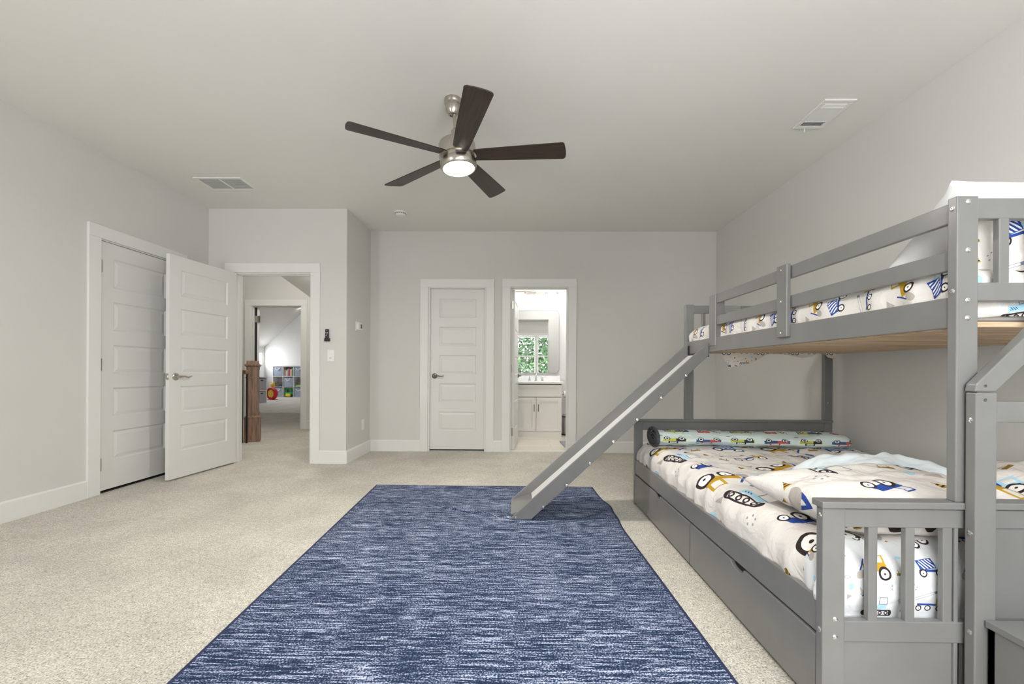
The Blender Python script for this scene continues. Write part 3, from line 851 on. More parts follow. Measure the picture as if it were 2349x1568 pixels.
for k in range(11):
    bx(bm, -.006, .006, c + .092, e - .092, -.0008, .0008, T((a + .036 + k * .0132, 0, ZC - .006)) @ Matrix.Rotation(math.radians(30), 4, 'Y'))
obj('louvers', bm, 'plastic', v2)
boxo('backing', a + .02, b - .02, c + .02, e - .02, ZC - .001, ZC - .0002, 'dark', v2)
bm = bm_new(); tube(bm, [(a + .08, e - .01, ZC - .01), (a + .085, e + .002, ZC - .03)], .003, 8); obj('lever', bm, 'plastic', v2)

# wall controls
rc = empty('fan_remote', (-2.046, Y1, 1.38), 'slim black fan remote in its holder on the wall above the switch', 'remote control')
boxo('remote_body', -2.068, -2.030, Y1 - .024, Y1 - .006, 1.325, 1.445, 'blackplastic', rc, bevel=.005)
boxo('holder', -2.075, -2.022, Y1 - .030, Y1, 1.315, 1.350, 'blackplastic', rc, bevel=.003)
for (x, z) in ((-2.049, 1.428), (-2.058, 1.408), (-2.040, 1.408), (-2.049, 1.393), (-2.055, 1.375)):
    bm = bm_new(); lathe(bm, [(0, 0), (.004, 0), (.004, .0015), (0, .002)], n=10, mtx=T((x, Y1 - .024, z)) @ Matrix.Rotation(PI / 2, 4, 'X')); obj('button', bm, 'plastic', rc)
sw = empty('light_switch', (-2.015, Y1, 1.163), 'white rocker light switch plate below the black remote', 'light switch')
boxo('wall_plate', -2.053, -1.977, Y1 - .006, Y1, 1.102, 1.224, 'plastic', sw, bevel=.002)
boxo('rocker', -2.032, -1.998, Y1 - .009, Y1 - .004, 1.130, 1.196, 'plastic', sw, bevel=.0015)
boxo('dimmer_slot', -2.028, -2.004, Y1 - .0096, Y1 - .0085, 1.134, 1.138, 'lcd', sw)
th = empty('thermostat', (X1, 4.865, 1.508), 'white wall thermostat with a grey screen on the alcove side wall', 'thermostat')
boxo('backplate', X1, X1 + .008, 4.78, 4.95, 1.455, 1.562, 'plastic', th, bevel=.002)
boxo('case', X1 + .008, X1 + .026, 4.80, 4.935, 1.468, 1.552, 'plastic', th, bevel=.003)
boxo('screen', X1 + .0262, X1 + .0266, 4.865, 4.915, 1.490, 1.540, 'lcd', th)
ou = empty('wall_outlet', (X1, 5.018, .36), 'white duplex wall outlet low on the alcove side wall', 'outlet')
boxo('wall_plate', X1, X1 + .005, 4.982, 5.054, .298, .420, 'plastic', ou, bevel=.0015)
for z in (.332, .386):
    boxo('socket', X1 + .005, X1 + .008, 5.001, 5.035, z - .015, z + .015, 'plastic', ou, bevel=.002)

# ------------------------------------------------------------------ area rug
def build_rug():
    nx, ny = 150, 220
    y0, y1 = 1.02, 3.668
    def xl(y): return -1.227 + (y - 3.666) * (-1.111 + 1.227) / (1.339 - 3.666)
    def xr(y):
        b = .714 + (y - 1.377) * (.650 - .714) / (3.66 - 1.377)
        return b + .030 * math.exp(-((y - 3.13) / .14) ** 2) + .016 * math.exp(-((y - 2.88) / .12) ** 2)
    bm = bm_new(); uvl = bm.loops.layers.uv.new('UVMap')
    g = []
    for j in range(ny + 1):
        row = []
        y = y0 + (y1 - y0) * j / ny
        a, b = xl(y), xr(y)
        for i in range(nx + 1):
            s = i / nx; x = a + (b - a) * s
            yy = y + .006 * math.sin(s * 9 + 1) * max(0, (j / ny - .9) * 10)
            # diagonal wrinkle running down to the foot of the slide
            z = .010
            px, py = x + .62, yy - 3.10
            L_ = (px * .93 - py * .37); D_ = (px * .37 + py * .93)
            if -.05 < L_ < .78:
                env = max(0, min(1, (L_ + .05) / .1, (.78 - L_) / .2))
                z += env * (.011 * math.exp(-((D_ - .01 * math.sin(L_ * 20)) / .018) ** 2) + .005 * math.sin(L_ * 75) * math.exp(-(D_ / .03) ** 2))
            z += .006 * math.exp(-((x - .62) / .18) ** 2 - ((yy - 3.0) / .16) ** 2)
            z += .0015 * noise.noise(Vector((x * 2.2, yy * 2.2, 0)))
            row.append(bm.verts.new((x, yy, z)))
        g.append(row)
    for j in range(ny):
        for i in range(nx):
            f = bm.faces.new((g[j][i], g[j][i + 1], g[j + 1][i + 1], g[j + 1][i]))
            f.smooth = True
            edge = i == 0 or i == nx - 1 or j == ny - 1 or j == 0
            f.material_index = 1 if edge else 0
            for l in f.loops: l[uvl].uv = (l.vert.co.x, l.vert.co.y)
    # rim down to the carpet
    rim = [g[0][i] for i in range(nx + 1)] + [g[j][nx] for j in range(1, ny + 1)] + [g[ny][i] for i in range(nx - 1, -1, -1)] + [g[j][0] for j in range(ny - 1, 0, -1)]
    low = [bm.verts.new((v.co.x, v.co.y, .0)) for v in rim]
    n = len(rim)
    for i in range(n):
        f = bm.faces.new((rim[i], low[i], low[(i + 1) % n], rim[(i + 1) % n])); f.material_index = 1
    o = obj('area_rug', bm, 'rug'); o.data.materials.append(M['rugedge'])
    return tag(o, 'large blue heathered rug on the beige carpet under the slide foot', 'rug')
build_rug()

# ------------------------------------------------------------------ bunk bed
XB, XU, XW = .889, 1.269, 2.372
F0, F1, R0, R1 = 1.2404, 1.268, 3.214, 3.250
bed = empty('bunk_bed', (1.63, 2.25, 0), 'grey twin over full wooden bunk bed with drawers and a slide', 'bunk bed')
BV = .003
def part(name, x0, x1, y0, y1, z0, z1, m='grey', bevel=BV): return boxo(name, x0, x1, y0, y1, z0, z1, m, bed, bevel)
# posts of the upper bunk
part('post', XU, XU + .062, F0, F1, .635, 1.522)
part('post', XU, XU + .062, R0, R1, .645, 1.516)
part('post', XW - .060, XW, R0, R1, .645, 1.516)
part('post', XW - .060, XW, F0, F1, .635, 1.522)
# lower end posts
part('corner_post', XB, XB + .065, F0, F1, 0, .615); part('corner_post', XB, XB + .062, R0, R1 - .005, 0, .630)
part('corner_post', XW - .062, XW, F0, F1, 0, .615); part('corner_post', XW - .062, XW, R0, R1 - .005, 0, .630)
part('post_foot', XU + .002, XU + .014, F0 + .004, F1, 0, .615)
# lower footboard
part('cap_rail', XB - .006, XW + .004, F0 - .008, F1 + .012, .615, .635)
part('footboard_rail', XB + .065, XW - .062, F0 + .003, F1 - .003, .558, .612)
part('footboard_rail', XB + .065, XW - .062, F0 + .003, F1 - .003, .225, .286)
for k in range(3):
    x = 1.024 + .1072 * k
    part('slat', x, x + .027, F0 + .004, F1 - .006, .280, .562)
part('solid_panel', 1.345, XW - .062, F0 + .010, F1 - .010, .286, .558, bevel=0)
part('lower_panel', XB + .064, XU + .013, F0 + .012, F1 - .008, .015, .226, bevel=0)
part('lower_panel', 1.30, XW - .062, F0 + .012, F1 - .008, .015, .226, bevel=0)
# headboard
part('cap_rail', XB - .004, XW + .002, R0 - .006, R1 + .01, .630, .648)
part('headboard_rail', XB + .062, XW - .062, R0 + .003, R1 - .01, .566, .630)
part('headboard_rail', XB + .062, XW - .062, R0 + .003, R1 - .01, .225, .300)
for k in range(13):
    x = 1.020 + .1052 * k
    if x < XW - .09: part('slat', x, x + .028, R0 + .006, R1 - .012, .296, .570)
# lower side rails and drawers
part('side_rail', XB + .004, XB + .030, F1, R0, .238, .342)
part('side_rail', XW - .030, XW - .004, F1, R0, .238, .342)
def drawer(y0, y1, hy):
    bm = bm_new()
    # front panel outline in (y,z) with a scooped hand-hold in the top edge
    zt = .229
    pts = [(y0, .02), (y1, .02), (y1, zt)]
    r = .048
    for k in range(0, 13):
        a = k * PI / 12
        pts.append((hy + r * math.cos(a), zt - .022 * (math.sin(a)) ** .7))
    pts.append((y0, zt))
    prism(bm, pts, 0, XB + .002, XB + .020)
    d = obj('drawer', bm, 'grey', bed, bevel=.002)
    boxo('drawer_box', XB + .021, XB + .50, y0 + .02, y1 - .02, .03, .19, 'grey', d)
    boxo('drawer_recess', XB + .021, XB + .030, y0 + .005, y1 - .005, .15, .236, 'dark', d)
drawer(1.272, 2.186, 1.722); drawer(2.194, 3.208, 2.700)
# mattress platform of the lower bed
bm = bm_new()
for k in range(14): bx(bm, XB + .03, XW - .03, F1 + .03 + k * .138, F1 + .11 + k * .138, .285, .303)
obj('bed_slats', bm, 'pine', bed)
# upper side rails
part('upper_side_rail', XU + .006, XU + .026, F1, R0, 1.142, 1.233)
part('upper_side_rail', XW - .028, XW - .008, F1, R0, 1.152, 1.215)
part('upper_end_rail', XU + .06, XW - .058, R0 + .004, R0 + .026, 1.165, 1.238)
# guard rails on the near long side
part('guard_rail', XU + .012, XU + .030, F1 - .002, 2.760, 1.452, 1.512)
part('guard_rail', XU + .012, XU + .030, F1 - .002, 2.760, 1.313, 1.371)
part('guard_post', XU - .010, XU + .010, 2.000, 2.078, 1.176, 1.520)
part('guard_post', XU + .002, XU + .062, 2.742, 2.800 + .03, 1.180, 1.512)
# wall side guard rails
part('guard_rail', XW - .030, XW - .012, F1, R0, 1.452, 1.510); part('guard_rail', XW - .030, XW - .012, F1, R0, 1.318, 1.370)
# far end and near end boards of the upper bunk
part('end_rail', XU + .06, XW - .058, R0 + .004, R0 + .026, 1.452, 1.511)
for k in range(9):
    x = 1.394 + .1072 * k
    if x < XW - .09:
        part('end_slat', x, x + .030, F0 + .004, F1 - .006, 1.262, 1.462)
        part('end_slat', x, x + .028, R0 + .008, R0 + .022, 1.235, 1.455)
part('end_rail', XU + .060, XW - .058, F0 + .003, F1 - .003, 1.457, 1.517)
part('end_rail', XU + .060, XW - .058, F0 + .003, F1 - .003, 1.219, 1.272)
# pine slats and edge battens under the upper mattress
for k in range(16):
    y = F1 + .012 + k * .1215
    part('pine_slat', XU + .030, XW - .030, y, y + .092, 1.146, 1.162, 'pine', .002)
part('batten', XU + .0265, XU + .050, F1, R0, 1.128 + .012, 1.146, 'pine', 0)
# instruction label on the far end rail
lb = part('paper_label', 1.515, 1.680, R0 + .002, R0 + .0035, 1.458, 1.506, 'white_line', 0)
bm = bm_new()
for k in range(7): bx(bm, 1.522, 1.522 + (.15 if k % 3 else .11), R0 + .0012, R0 + .0018, 1.499 - k * .006, 1.5005 - k * .006)
obj('label_lines', bm, 'lcd', lb)
# bolts
def bolt(x, y, z, d, r=.0062):
    bm = bm_new()
    R = {'-y': Matrix.Rotation(PI / 2, 4, 'X'), '-x': Matrix.Rotation(-PI / 2, 4, 'Y')}[d]
    mt_ = T((x, y, z)) @ R
    lathe(bm, [(0, -.001), (r * 1.25, -.001), (r * 1.25, .0008), (r, .0022), (r * .62, .0034), (r * .40, .0034), (r * .34, .0012), (0, .0010)], n=18, mtx=mt_)
    obj('bolt', bm, 'bolt', bed, smooth=False)
for z in (1.505, 1.365, 1.220, 1.169): bolt(1.301, F0, z, '-y')
for z in (1.489, 1.247): bolt(XU, 1.253, z, '-x')
for z in (.292, .240): bolt(.926, F0, z, '-y')
for z in (.590, .256): bolt(XB, 1.252, z, '-x')
for z in (1.495, 1.345, 1.195): bolt(XU - .010, 2.045, z, '-x', .0055)
for z in (.780,): bolt(XU + .035, R0, z, '-y', .004); bolt(XW - .035, R0, z, '-y', .004)
# slide
sl = bed
def slide_panel(y0, y1):
    bm = bm_new()
    prism(bm, [(-.045, .020), (-.030, .012), (.094, .012), (1.262, 1.104), (1.262, 1.196), (1.235, 1.172), (-.028, .034)], 1, y0, y1)
    return obj('slide_side', bm, 'grey', bed, bevel=.003)
# side boards run from the rug up to the upper side rail
def slide_side(y0, y1):
    bm = bm_new()
    prism(bm, [(-.046, .013), (.094, .013), (1.272, 1.118), (1.272, 1.208), (-.040, .024)], 1, y0, y1)
    return obj('slide_side', bm, 'grey', bed, bevel=.003)
slide_side(2.830, 2.848); 
bm = bm_new(); prism(bm, [(-.046, .013), (.094, .013), (1.268, 1.118), (1.268, 1.222), (-.040, .048)], 1, 3.160, 3.178); obj('slide_side', bm, 'grey', bed, bevel=.003)
bm = bm_new(); prism(bm, [(.107, .088), (1.266, 1.118), (1.266, 1.128), (.107, .098)], 1, 2.848, 3.160); obj('slide_bed', bm, 'slidesheen', bed)
bm = bm_new(); prism(bm, [(-.042, .034), (.107, .088), (.107, .098), (-.042, .044)], 1, 2.848, 3.160); obj('slide_lip', bm, 'grey', bed)
for (x, z) in ((-.008, .022), (.175, .095), (.332, .241), (.485, .388), (.641, .535), (.799, .683), (.958, .830), (1.122, .979)):
    bm = bm_new(); lathe(bm, [(0, 0), (.010, 0), (.009, .003), (.004, .004), (0, .003)], n=14, mtx=T((x, 2.830, z + .004)) @ Matrix.Rotation(PI / 2, 4, 'X')); obj('bolt', bm, 'bolt', bed)
boxo('slide_bracket', 1.262, 1.275, 2.835, 2.850, 1.11, 1.20, 'boltdark', bed); boxo('slide_bracket', 1.262, 1.275, 3.155, 3.170, 1.13, 1.20, 'boltdark', bed)

# stair at the near end: newel, handrail, guard board, first tread
stp = empty('bed_stair', (1.33, 1.18, 0), 'grey storage stair with newel and sloping handrail at the near bed end', 'stair')
boxo('newel', 1.286, 1.345, 1.203, 1.232, 0, .954, 'grey', stp, .003)
bm = bm_new(); prism(bm, [(1.283, .957), (1.341, .957), (1.80, 1.402), (1.80, 1.49), (1.287, .978)], 1, 1.203, 1.232); obj('handrail', bm, 'grey', stp, bevel=.003)
bm = bm_new()
bx(bm, 1.345, 2.30, 1.206, 1.226, .870, .930); obj('guard_board', bm, 'grey', stp, bevel=.003)
boxo('far_newel', 2.30, 2.36, 1.203, 1.232, 0, 1.42, 'grey', stp, .003)
bm = bm_new(); bx(bm, 1.310, 1.62, .76, 1.200, .300, .319); obj('tread', bm, 'grey', stp, bevel=.002)
bm = bm_new(); bx(bm, 1.318, 1.334, .775, 1.198, 0, .300); bx(bm, 1.318, 1.62, 1.182, 1.198, 0, .300); bx(bm, 1.60, 1.62, .775, 1.198, 0, .300); bx(bm, 1.334, 1.6, .775, .79, 0, .3)
obj('step_box', bm, 'grey', stp)
for k in range(2):
    boxo('tread', 1.62 + .24 * k, 1.88 + .24 * k, .76, 1.2, .53 + .24 * k, .55 + .24 * k, 'grey', stp, .002)
    boxo('step_box', 1.622 + .24 * k, 1.86 + .24 * k, .775, 1.198, 0, .53 + .24 * k, 'grey', stp)
for (x, z) in ((1.311, .934), (1.311, .973)):
    bm = bm_new(); lathe(bm, [(0, -.0006), (.0042, -.0006), (.0046, .0008), (.0026, .0006), (0, -.0002)], n=14, mtx=T((x, 1.203, z)) @ Matrix.Rotation(PI / 2, 4, 'X')); obj('bolt', bm, 'dknickel', stp)
for z in (.875, .555, .275):
    bm = bm_new(); lathe(bm, [(0, -.001), (.0078, -.001), (.0075, .001), (.003, .0030), (0, .0016)], n=18, mtx=T((1.286, 1.217, z)) @ Matrix.Rotation(-PI / 2, 4, 'Y')); obj('bolt', bm, 'bolt', stp)

# ------------------------------------------------------------------ bedding
def fall(u, half, r, d):
    """arc-length u from centre -> (offset, drop)"""
    s = 1 if u >= 0 else -1; a = abs(u); flat = half - r
    if a <= flat: return u, 0.0
    q = a - flat
    if q <= r * PI / 2:
        t = q / r; return s * (flat + r * math.sin(t)), r * (1 - math.cos(t))
    return s * half, r + (q - r * PI / 2)

def quilt(name, x0, x1, y0, y1, top, dx0, dx1, dy0, dy1, m, label, cat, r=.06, cell=.016, amp=.010, seed=0, bulge=.02, stitch=0.0, group=None, zmin=-9, fn=None, front=None):
    cx, cy = (x0 + x1) / 2, (y0 + y1) / 2; hx_, hy_ = (x1 - x0) / 2, (y1 - y0) / 2
    def rng(h, a, b):
        L0_ = h - r + r * PI / 2
        ua, ub = -(L0_ + a), (L0_ + b)
        n = max(2, int((ub - ua) / cell)); return [ua + (ub - ua) * i / n for i in range(n + 1)]
    U_ = rng(hx_, dx0, dx1); V_ = rng(hy_, dy0, dy1)
    bm = bm_new(); uvl = bm.loops.layers.uv.new('UVMap'); g = []; uvs = {}
    for v in V_:
        row = []
        oy, dy = fall(v, hy_, r, 0)
        for u in U_:
            ox, dx_ = fall(u, hx_, r, 0)
            drop = max(dx_, dy) if min(dx_, dy) > .0 else dx_ + dy
            z = top - drop
            P = Vector((cx + ox, cy + oy, z))
            w = noise.noise(Vector((u * 3.1 + seed, v * 3.1, 0))) * amp * 1.3 + noise.noise(Vector((u * 9 + seed, v * 6, 3))) * amp * .6 + noise.noise(Vector((u * 24, v * 20 + seed, 7))) * amp * .30 - abs(noise.noise(Vector((u * 7 + v * 3, v * 11 - u * 4 + seed, 9)))) * amp * .8
            if stitch > 0: w += stitch * (abs(math.sin(u * PI / .24)) ** .5 * abs(math.sin(v * PI / .24)) ** .5 - .7)
            sideness = min(1, dx_ / r); sy_ = min(1, dy / r)
            P.z += w * (1 - .7 * max(sideness, sy_))
            s = 1 if u > 0 else -1; sy = 1 if v > 0 else -1
            P.x += s * sideness * (w * .8 + bulge * math.sin(min(1, max(0, dx_ / .2)) * PI))
            P.y += sy * sy_ * (w * .8 + bulge * math.sin(min(1, max(0, dy / .2)) * PI))
            if sideness > .5 and sideness * 1 > 0: P.x += s * .006 * math.sin(v * 38 + 3 * math.sin(v * 7)) * sideness
            if fn: P = fn(P, u, v)
            P.z = max(P.z, zmin)
            vt = bm.verts.new(P); uvs[vt] = (u, v); row.append(vt)
        g.append(row)
    for j in range(len(V_) - 1):
        for i in range(len(U_) - 1):
            f = bm.faces.new((g[j][i], g[j][i + 1], g[j + 1][i + 1], g[j + 1][i])); f.smooth = True
            for l in f.loops: l[uvl].uv = uvs[l.vert]
            if front and V_[j] < -(hy_ - r * .7): f.material_index = 1
    o = obj(name, bm, m, smooth=True)
    if front: o.data.materials.append(M[front])
    sd = o.modifiers.new('thickness', 'SOLIDIFY'); sd.thickness = .012; sd.offset = -1
    return tag(o, label, cat, group)

def pillow(name, c, sx, sy, h, m, label, rot=(0, 0, 0), seed=0, cat='pillow', uvoff=(0, 0), group=None, p=2.6):
    n = 44; bm = bm_new(); uvl = bm.loops.layers.uv.new('UVMap')
    R = Matrix.Translation(c) @ Matrix.Rotation(rot[2], 4, 'Z') @ Matrix.Rotation(rot[1], 4, 'Y') @ Matrix.Rotation(rot[0], 4, 'X')
    layers = []; uvs = {}
    for side in (1, -1):
        g = []
        for j in range(n + 1):
            row = []
            for i in range(n + 1):
                a, b = 2 * i / n - 1, 2 * j / n - 1
                k = max(0, (1 - abs(a) ** p)) ** .5 * max(0, (1 - abs(b) ** p)) ** .5
                pin = 1 - .07 * (1 - abs(b) ** 2) * abs(a) ** 6 - 0
                pin2 = 1 - .07 * (1 - abs(a) ** 2) * abs(b) ** 6
                w = (noise.noise(Vector((a * 2.2 + seed, b * 2.2, side))) * .16 + noise.noise(Vector((a * 6 + seed, b * 5, side * 2))) * .07) * h * k
                P = Vector((a * sx / 2 * pin, b * sy / 2 * pin2, side * h / 2 * k + w))
                if (i in (0, n) or j in (0, n)) and side == -1: vt = layers[0][j][i]
                else: vt = bm.verts.new(R @ P)
                uvs[vt] = (a * sx / 2 + uvoff[0], b * sy / 2 + uvoff[1]); row.append(vt)
            g.append(row)
        layers.append(g)
        for j in range(n):
            for i in range(n):
                q = (g[j][i], g[j][i + 1], g[j + 1][i + 1], g[j + 1][i])
                f = bm.faces.new(q if side == 1 else q[::-1]); f.smooth = True
                for l in f.loops: l[uvl].uv = uvs[l.vert]
    return tag(obj(name, bm, m, smooth=True), label, cat, group)

# lower bed: mattress + quilt + pillows
def mattress(name, x0, x1, y0, y1, z0, z1, label):
    bm = bm_new(); bx(bm, x0, x1, y0, y1, z0, z1)
    o = obj(name, bm, 'whitecloth', bevel=.03); return tag(o, label, 'mattress')
mattress('mattress', XB + .05, XW - .045, F1 + .035, R0 - .02, .304, .452, 'white mattress of the lower bunk under its quilt')
mattress('mattress', XU + .055, XW - .045, F1 + .03, R0 - .02, 1.163, 1.30, 'white mattress of the upper bunk under its quilt')
quilt('quilt', .915, XW - .018, F1 + .016, R0 - .012, .487, .07, .0, .24, .02, 'print_big',
      'puffy white quilt with construction trucks on the lower bunk', 'quilt', r=.085, amp=.013, stitch=.010, seed=2.3, bulge=.012, zmin=.250, front='print_front')
quilt('quilt', XU + .034, XW - .034, F1 + .012, R0 - .012, 1.345, .06, .04, .10, .03, 'print_small',
      'truck print quilt on the upper bunk behind the guard rails', 'quilt', r=.065, amp=.012, seed=8.1, bulge=.006, zmin=1.168, cell=.014)
pillow('pillow', (1.36, 1.56, .555), .80, .52, .17, 'print_big', 'big truck print pillow on the lower bunk beside the footboard', rot=(.02, .0, .06), seed=1, uvoff=(.3, .2))
pillow('pillow', (1.62, 1.93, .530), .54, .36, .20, 'palebluecloth', 'plain pale pillow peeking out behind the big truck print pillow', rot=(0, 0, -.05), seed=5)
pillow('pillow', (2.05, 1.62, .565), .58, .46, .19, 'print_big', 'truck print pillow of the lower bunk by the wall, right of the newel', rot=(0, -.05, -.1), seed=9, uvoff=(.1, .7))
# rolled car-print blanket by the headboard
def roll():
    n = 60; m_ = 36
    bm = bm_new(); uvl = bm.loops.layers.uv.new('UVMap'); uvs = {}; g = []
    for i in range(n + 1):
        s = i / n; x = .985 + s * 1.31; row = []
        for k in range(m_ + 1):
            a = 2 * PI * k / m_
            ry, rz = .108, .052
            sag = 1 - .10 * math.sin(s * 5 + 1) * .4
            e = 1 - .35 * max(0, (s - .94) / .06) ** 2
            w = 1 + .22 * noise.noise(Vector((s * 5, math.cos(a) * 1.3, math.sin(a) * 1.3))) + .07 * noise.noise(Vector((s * 22, math.cos(a) * 3, math.sin(a) * 3)))
            P = Vector((x, 3.035 + ry * math.cos(a) * w * e - .03 * s, .542 + rz * math.sin(a) * sag * w * e - .012 * s))
            vt = row[0] if k == m_ else bm.verts.new(P); row.append(vt)
        g.append(row)
    for i in range(n):
        for k in range(m_):
            f = bm.faces.new((g[i][k], g[i + 1][k], g[i + 1][k + 1], g[i][k + 1])); f.smooth = True
            for l, (ii, kk) in zip(f.loops, ((i, k), (i + 1, k), (i + 1, k + 1), (i, k + 1))): l[uvl].uv = (ii / n * 1.31, kk / m_ * .56)
    bm.faces.new(g[-1][:-1])
    o = obj('blanket', bm, 'cars', smooth=True)
    tag(o, 'rolled mint blanket printed with vintage cars, lying along the headboard', 'blanket')
    # charcoal fleece lining showing as folds at the open end
    bm = bm_new()
    for (ry, rz, cz, t) in ((.112, .060, .545, .012), (.074, .034, .538, .010), (.038, .013, .534, .008)):
        P = [(.972 - .02 * math.sin(a_ * 2 * PI / 24) * 0, 3.035 + ry * math.cos(a_ * 2 * PI / 24), cz + rz * math.sin(a_ * 2 * PI / 24)) for a_ in range(25)]
        tube(bm, P, t, 8)
    bx(bm, .985, 1.0, 2.97, 3.10, .51, .58)
    tag(obj('fleece_lining', bm, 'fleece', o, smooth=True), 'charcoal fleece lining')
roll()
# upper pillows
pillow('pillow', (1.83, 1.475, 1.462), 1.0, .42, .17, 'whitecloth', 'large white pillow propped up at the near end of the upper bunk', rot=(-.72, 0, 0), seed=12)
pillow('pillow', (1.72, 1.335, 1.40), .70, .30, .09, 'print_small', 'truck print pillow behind the near end slats of the upper bunk', rot=(1.45, .06, 0), seed=15, uvoff=(.1, .33))
# sheet corners hanging below the upper bunk at the far end
def hanging():
    top = 1.155
    prof = [(1.44, 1.165), (1.475, 1.10), (1.513, 1.039), (1.58, 1.052), (1.662, 1.075), (1.74, 1.115), (1.801, 1.146), (1.85, 1.148), (1.909, 1.132), (1.97, 1.118), (2.033, 1.112), (2.094, 1.122), (2.14, 1.140), (2.171, 1.150), (2.20, 1.115), (2.255, 1.105), (2.265, 1.15)]
    bm = bm_new(); uvl = bm.loops.layers.uv.new('UVMap'); g = []
    N = 90
    for i in range(N + 1):
        x = 1.44 + (2.265 - 1.44) * i / N
        for (a, b) in zip(prof[:-1], prof[1:]):
            if a[0] <= x <= b[0] + 1e-6: zb = a[1] + (b[1] - a[1]) * (x - a[0]) / (b[0] - a[0]); break
        row = []
        for k in range(9):
            s = k / 8; z = top + (min(zb, top - .002) - top) * s
            row.append(bm.verts.new((x, 3.04 + .012 * math.sin(x * 22) * s, z)))
        g.append(row)
    for i in range(N):
        for k in range(8):
            f = bm.faces.new((g[i][k], g[i + 1][k], g[i + 1][k + 1], g[i][k + 1])); f.smooth = True
            for l in f.loops: l[uvl].uv = (l.vert.co.x, l.vert.co.z)
    o = obj('bed_sheet', bm, truck_print('tiny_truck_print', .24, (228, 222, 214)), smooth=True)
    sd = o.modifiers.new('thickness', 'SOLIDIFY'); sd.thickness = .003
    tag(o, 'printed sheet corner sagging through the slats under the upper bunk', 'sheet')
hanging()
# spare pale board standing behind the headboard
tag(boxo('spare_board', 1.60, 2.36, R1 + .028, R1 + .046, 0, .612, 'beigewood'), 'pale wooden board standing behind the headboard of the lower bunk', 'board')

# ------------------------------------------------------------------ bathroom contents
va = empty('vanity', (.3, 6.7, 0), 'cream shaker bathroom vanity with two doors under the white counter', 'vanity')
VX0, VX1, VY = -.25, .668, 6.42
bm = bm_new(); bx(bm, VX0, VX1, VY + .020, BY - .004, .09, .815); bx(bm, VX0, VX1, VY + .012, BY - .004, 0.0, .09); obj('cabinet_body', bm, 'vanity', va)
def shaker(name, x0, x1, z0, z1, fr=.055):
    bm = bm_new()
    bx(bm, x0, x0 + fr, VY, VY + .019, z0, z1); bx(bm, x1 - fr, x1, VY, VY + .019, z0, z1)
    bx(bm, x0 + fr, x1 - fr, VY, VY + .019, z0, z0 + fr); bx(bm, x0 + fr, x1 - fr, VY, VY + .019, z1 - fr, z1)
    bx(bm, x0 + fr, x1 - fr, VY + .009, VY + .019, z0 + fr, z1 - fr)
    return obj(name, bm, 'vanity', va)
shaker('drawer_front', VX0, VX1, .617, .800, .048)
dl = shaker('cabinet_door', VX0 + .06, .281, .095, .608); dr = shaker('cabinet_door', .287, VX1, .095, .608)
boxo('gap_line', VX0, VX1, VY + .0185, VY + .0205, .092, .812, M['gapline'], va)
for x, par in ((.252, dl), (.316, dr)):
    bm = bm_new(); tube(bm, [(x, VY - .028, .395), (x, VY - .028, .505)], .005, 8)
    tube(bm, [(x, VY, .41), (x, VY - .028, .41)], .004, 8); tube(bm, [(x, VY, .49), (x, VY - .028, .49)], .004, 8)
    obj('bar_handle', bm, 'dknickel', par)
ct = empty('vanity_counter', (.3, 6.69, .815), 'white quartz counter and backsplash on the vanity', 'countertop')
boxo('slab', VX0, .697, VY - .02, BY, .815, .847, 'counter', ct, .003)
boxo('backsplash', VX0, .695, BY - .02, BY, .847, .935, 'counter', ct, .002)
fa = empty('faucet', (.298, 6.88, .847), 'widespread chrome basin faucet with two lever handles', 'faucet')
bm = bm_new(); lathe(bm, [(0, 0), (.024, 0), (.020, .01), (.012, .06), (.010, .11), (0, .112)], c=(.298, 6.88, .847), n=20)
tube(bm, [(.298, 6.88, .95), (.298, 6.87, .975), (.298, 6.84, .975), (.298, 6.80, .945)], .009, 10); obj('spout', bm, 'chrome', fa, smooth=True)
for sx in (-1, 1):
    bm = bm_new(); lathe(bm, [(0, 0), (.022, 0), (.018, .01), (.010, .05), (.008, .07), (0, .074)], c=(.298 + sx * .105, 6.88, .847), n=20)
    tube(bm, [(.298 + sx * .105, 6.88, .918), (.298 + sx * .155, 6.88, .925)], .005, 8); obj('handle', bm, 'chrome', fa, smooth=True)
# mirror with rounded corners
mi = empty('bathroom_mirror', (.30, BY, 1.5), 'rounded rectangular mirror above the vanity reflecting the bedroom windows', 'mirror')
def rrect(x0, x1, z0, z1, r, n=8):
    P = []
    for (cx, cz, a0) in ((x1 - r, z1 - r, 0), (x0 + r, z1 - r, PI / 2), (x0 + r, z0 + r, PI), (x1 - r, z0 + r, 1.5 * PI)):
        for k in range(n + 1): P.append((cx + r * math.cos(a0 + k * PI / 2 / n), cz + r * math.sin(a0 + k * PI / 2 / n)))
    return P
MX0, MX1, MZ0, MZ1 = -.085, .679, .972, 2.008
bm = bm_new(); prism(bm, rrect(MX0 + .004, MX1 - .004, MZ0 + .004, MZ1 - .004, .066), 1, BY - .022, BY - .002); obj('mirror_glass', bm, 'mirror', mi)
bm = bm_new(); o_, i_ = rrect(MX0, MX1, MZ0, MZ1, .07), rrect(MX0 + .007, MX1 - .007, MZ0 + .007, MZ1 - .007, .063)
a0 = [bm.verts.new((p_[0], BY - .030, p_[1])) for p_ in o_]; a1 = [bm.verts.new((p_[0], BY - .030, p_[1])) for p_ in i_]
b0 = [bm.verts.new((p_[0], BY - .001, p_[1])) for p_ in o_]; b1 = [bm.verts.new((p_[0], BY - .021, p_[1])) for p_ in i_]
n_ = len(o_)
for k in range(n_):
    j = (k + 1) % n_
    bm.faces.new((a0[k], a0[j], a1[j], a1[k])); bm.faces.new((a0[k], b0[k], b0[j], a0[j])); bm.faces.new((a1[k], a1[j], b1[j], b1[k]))
obj('frame', bm, 'steel', mi)
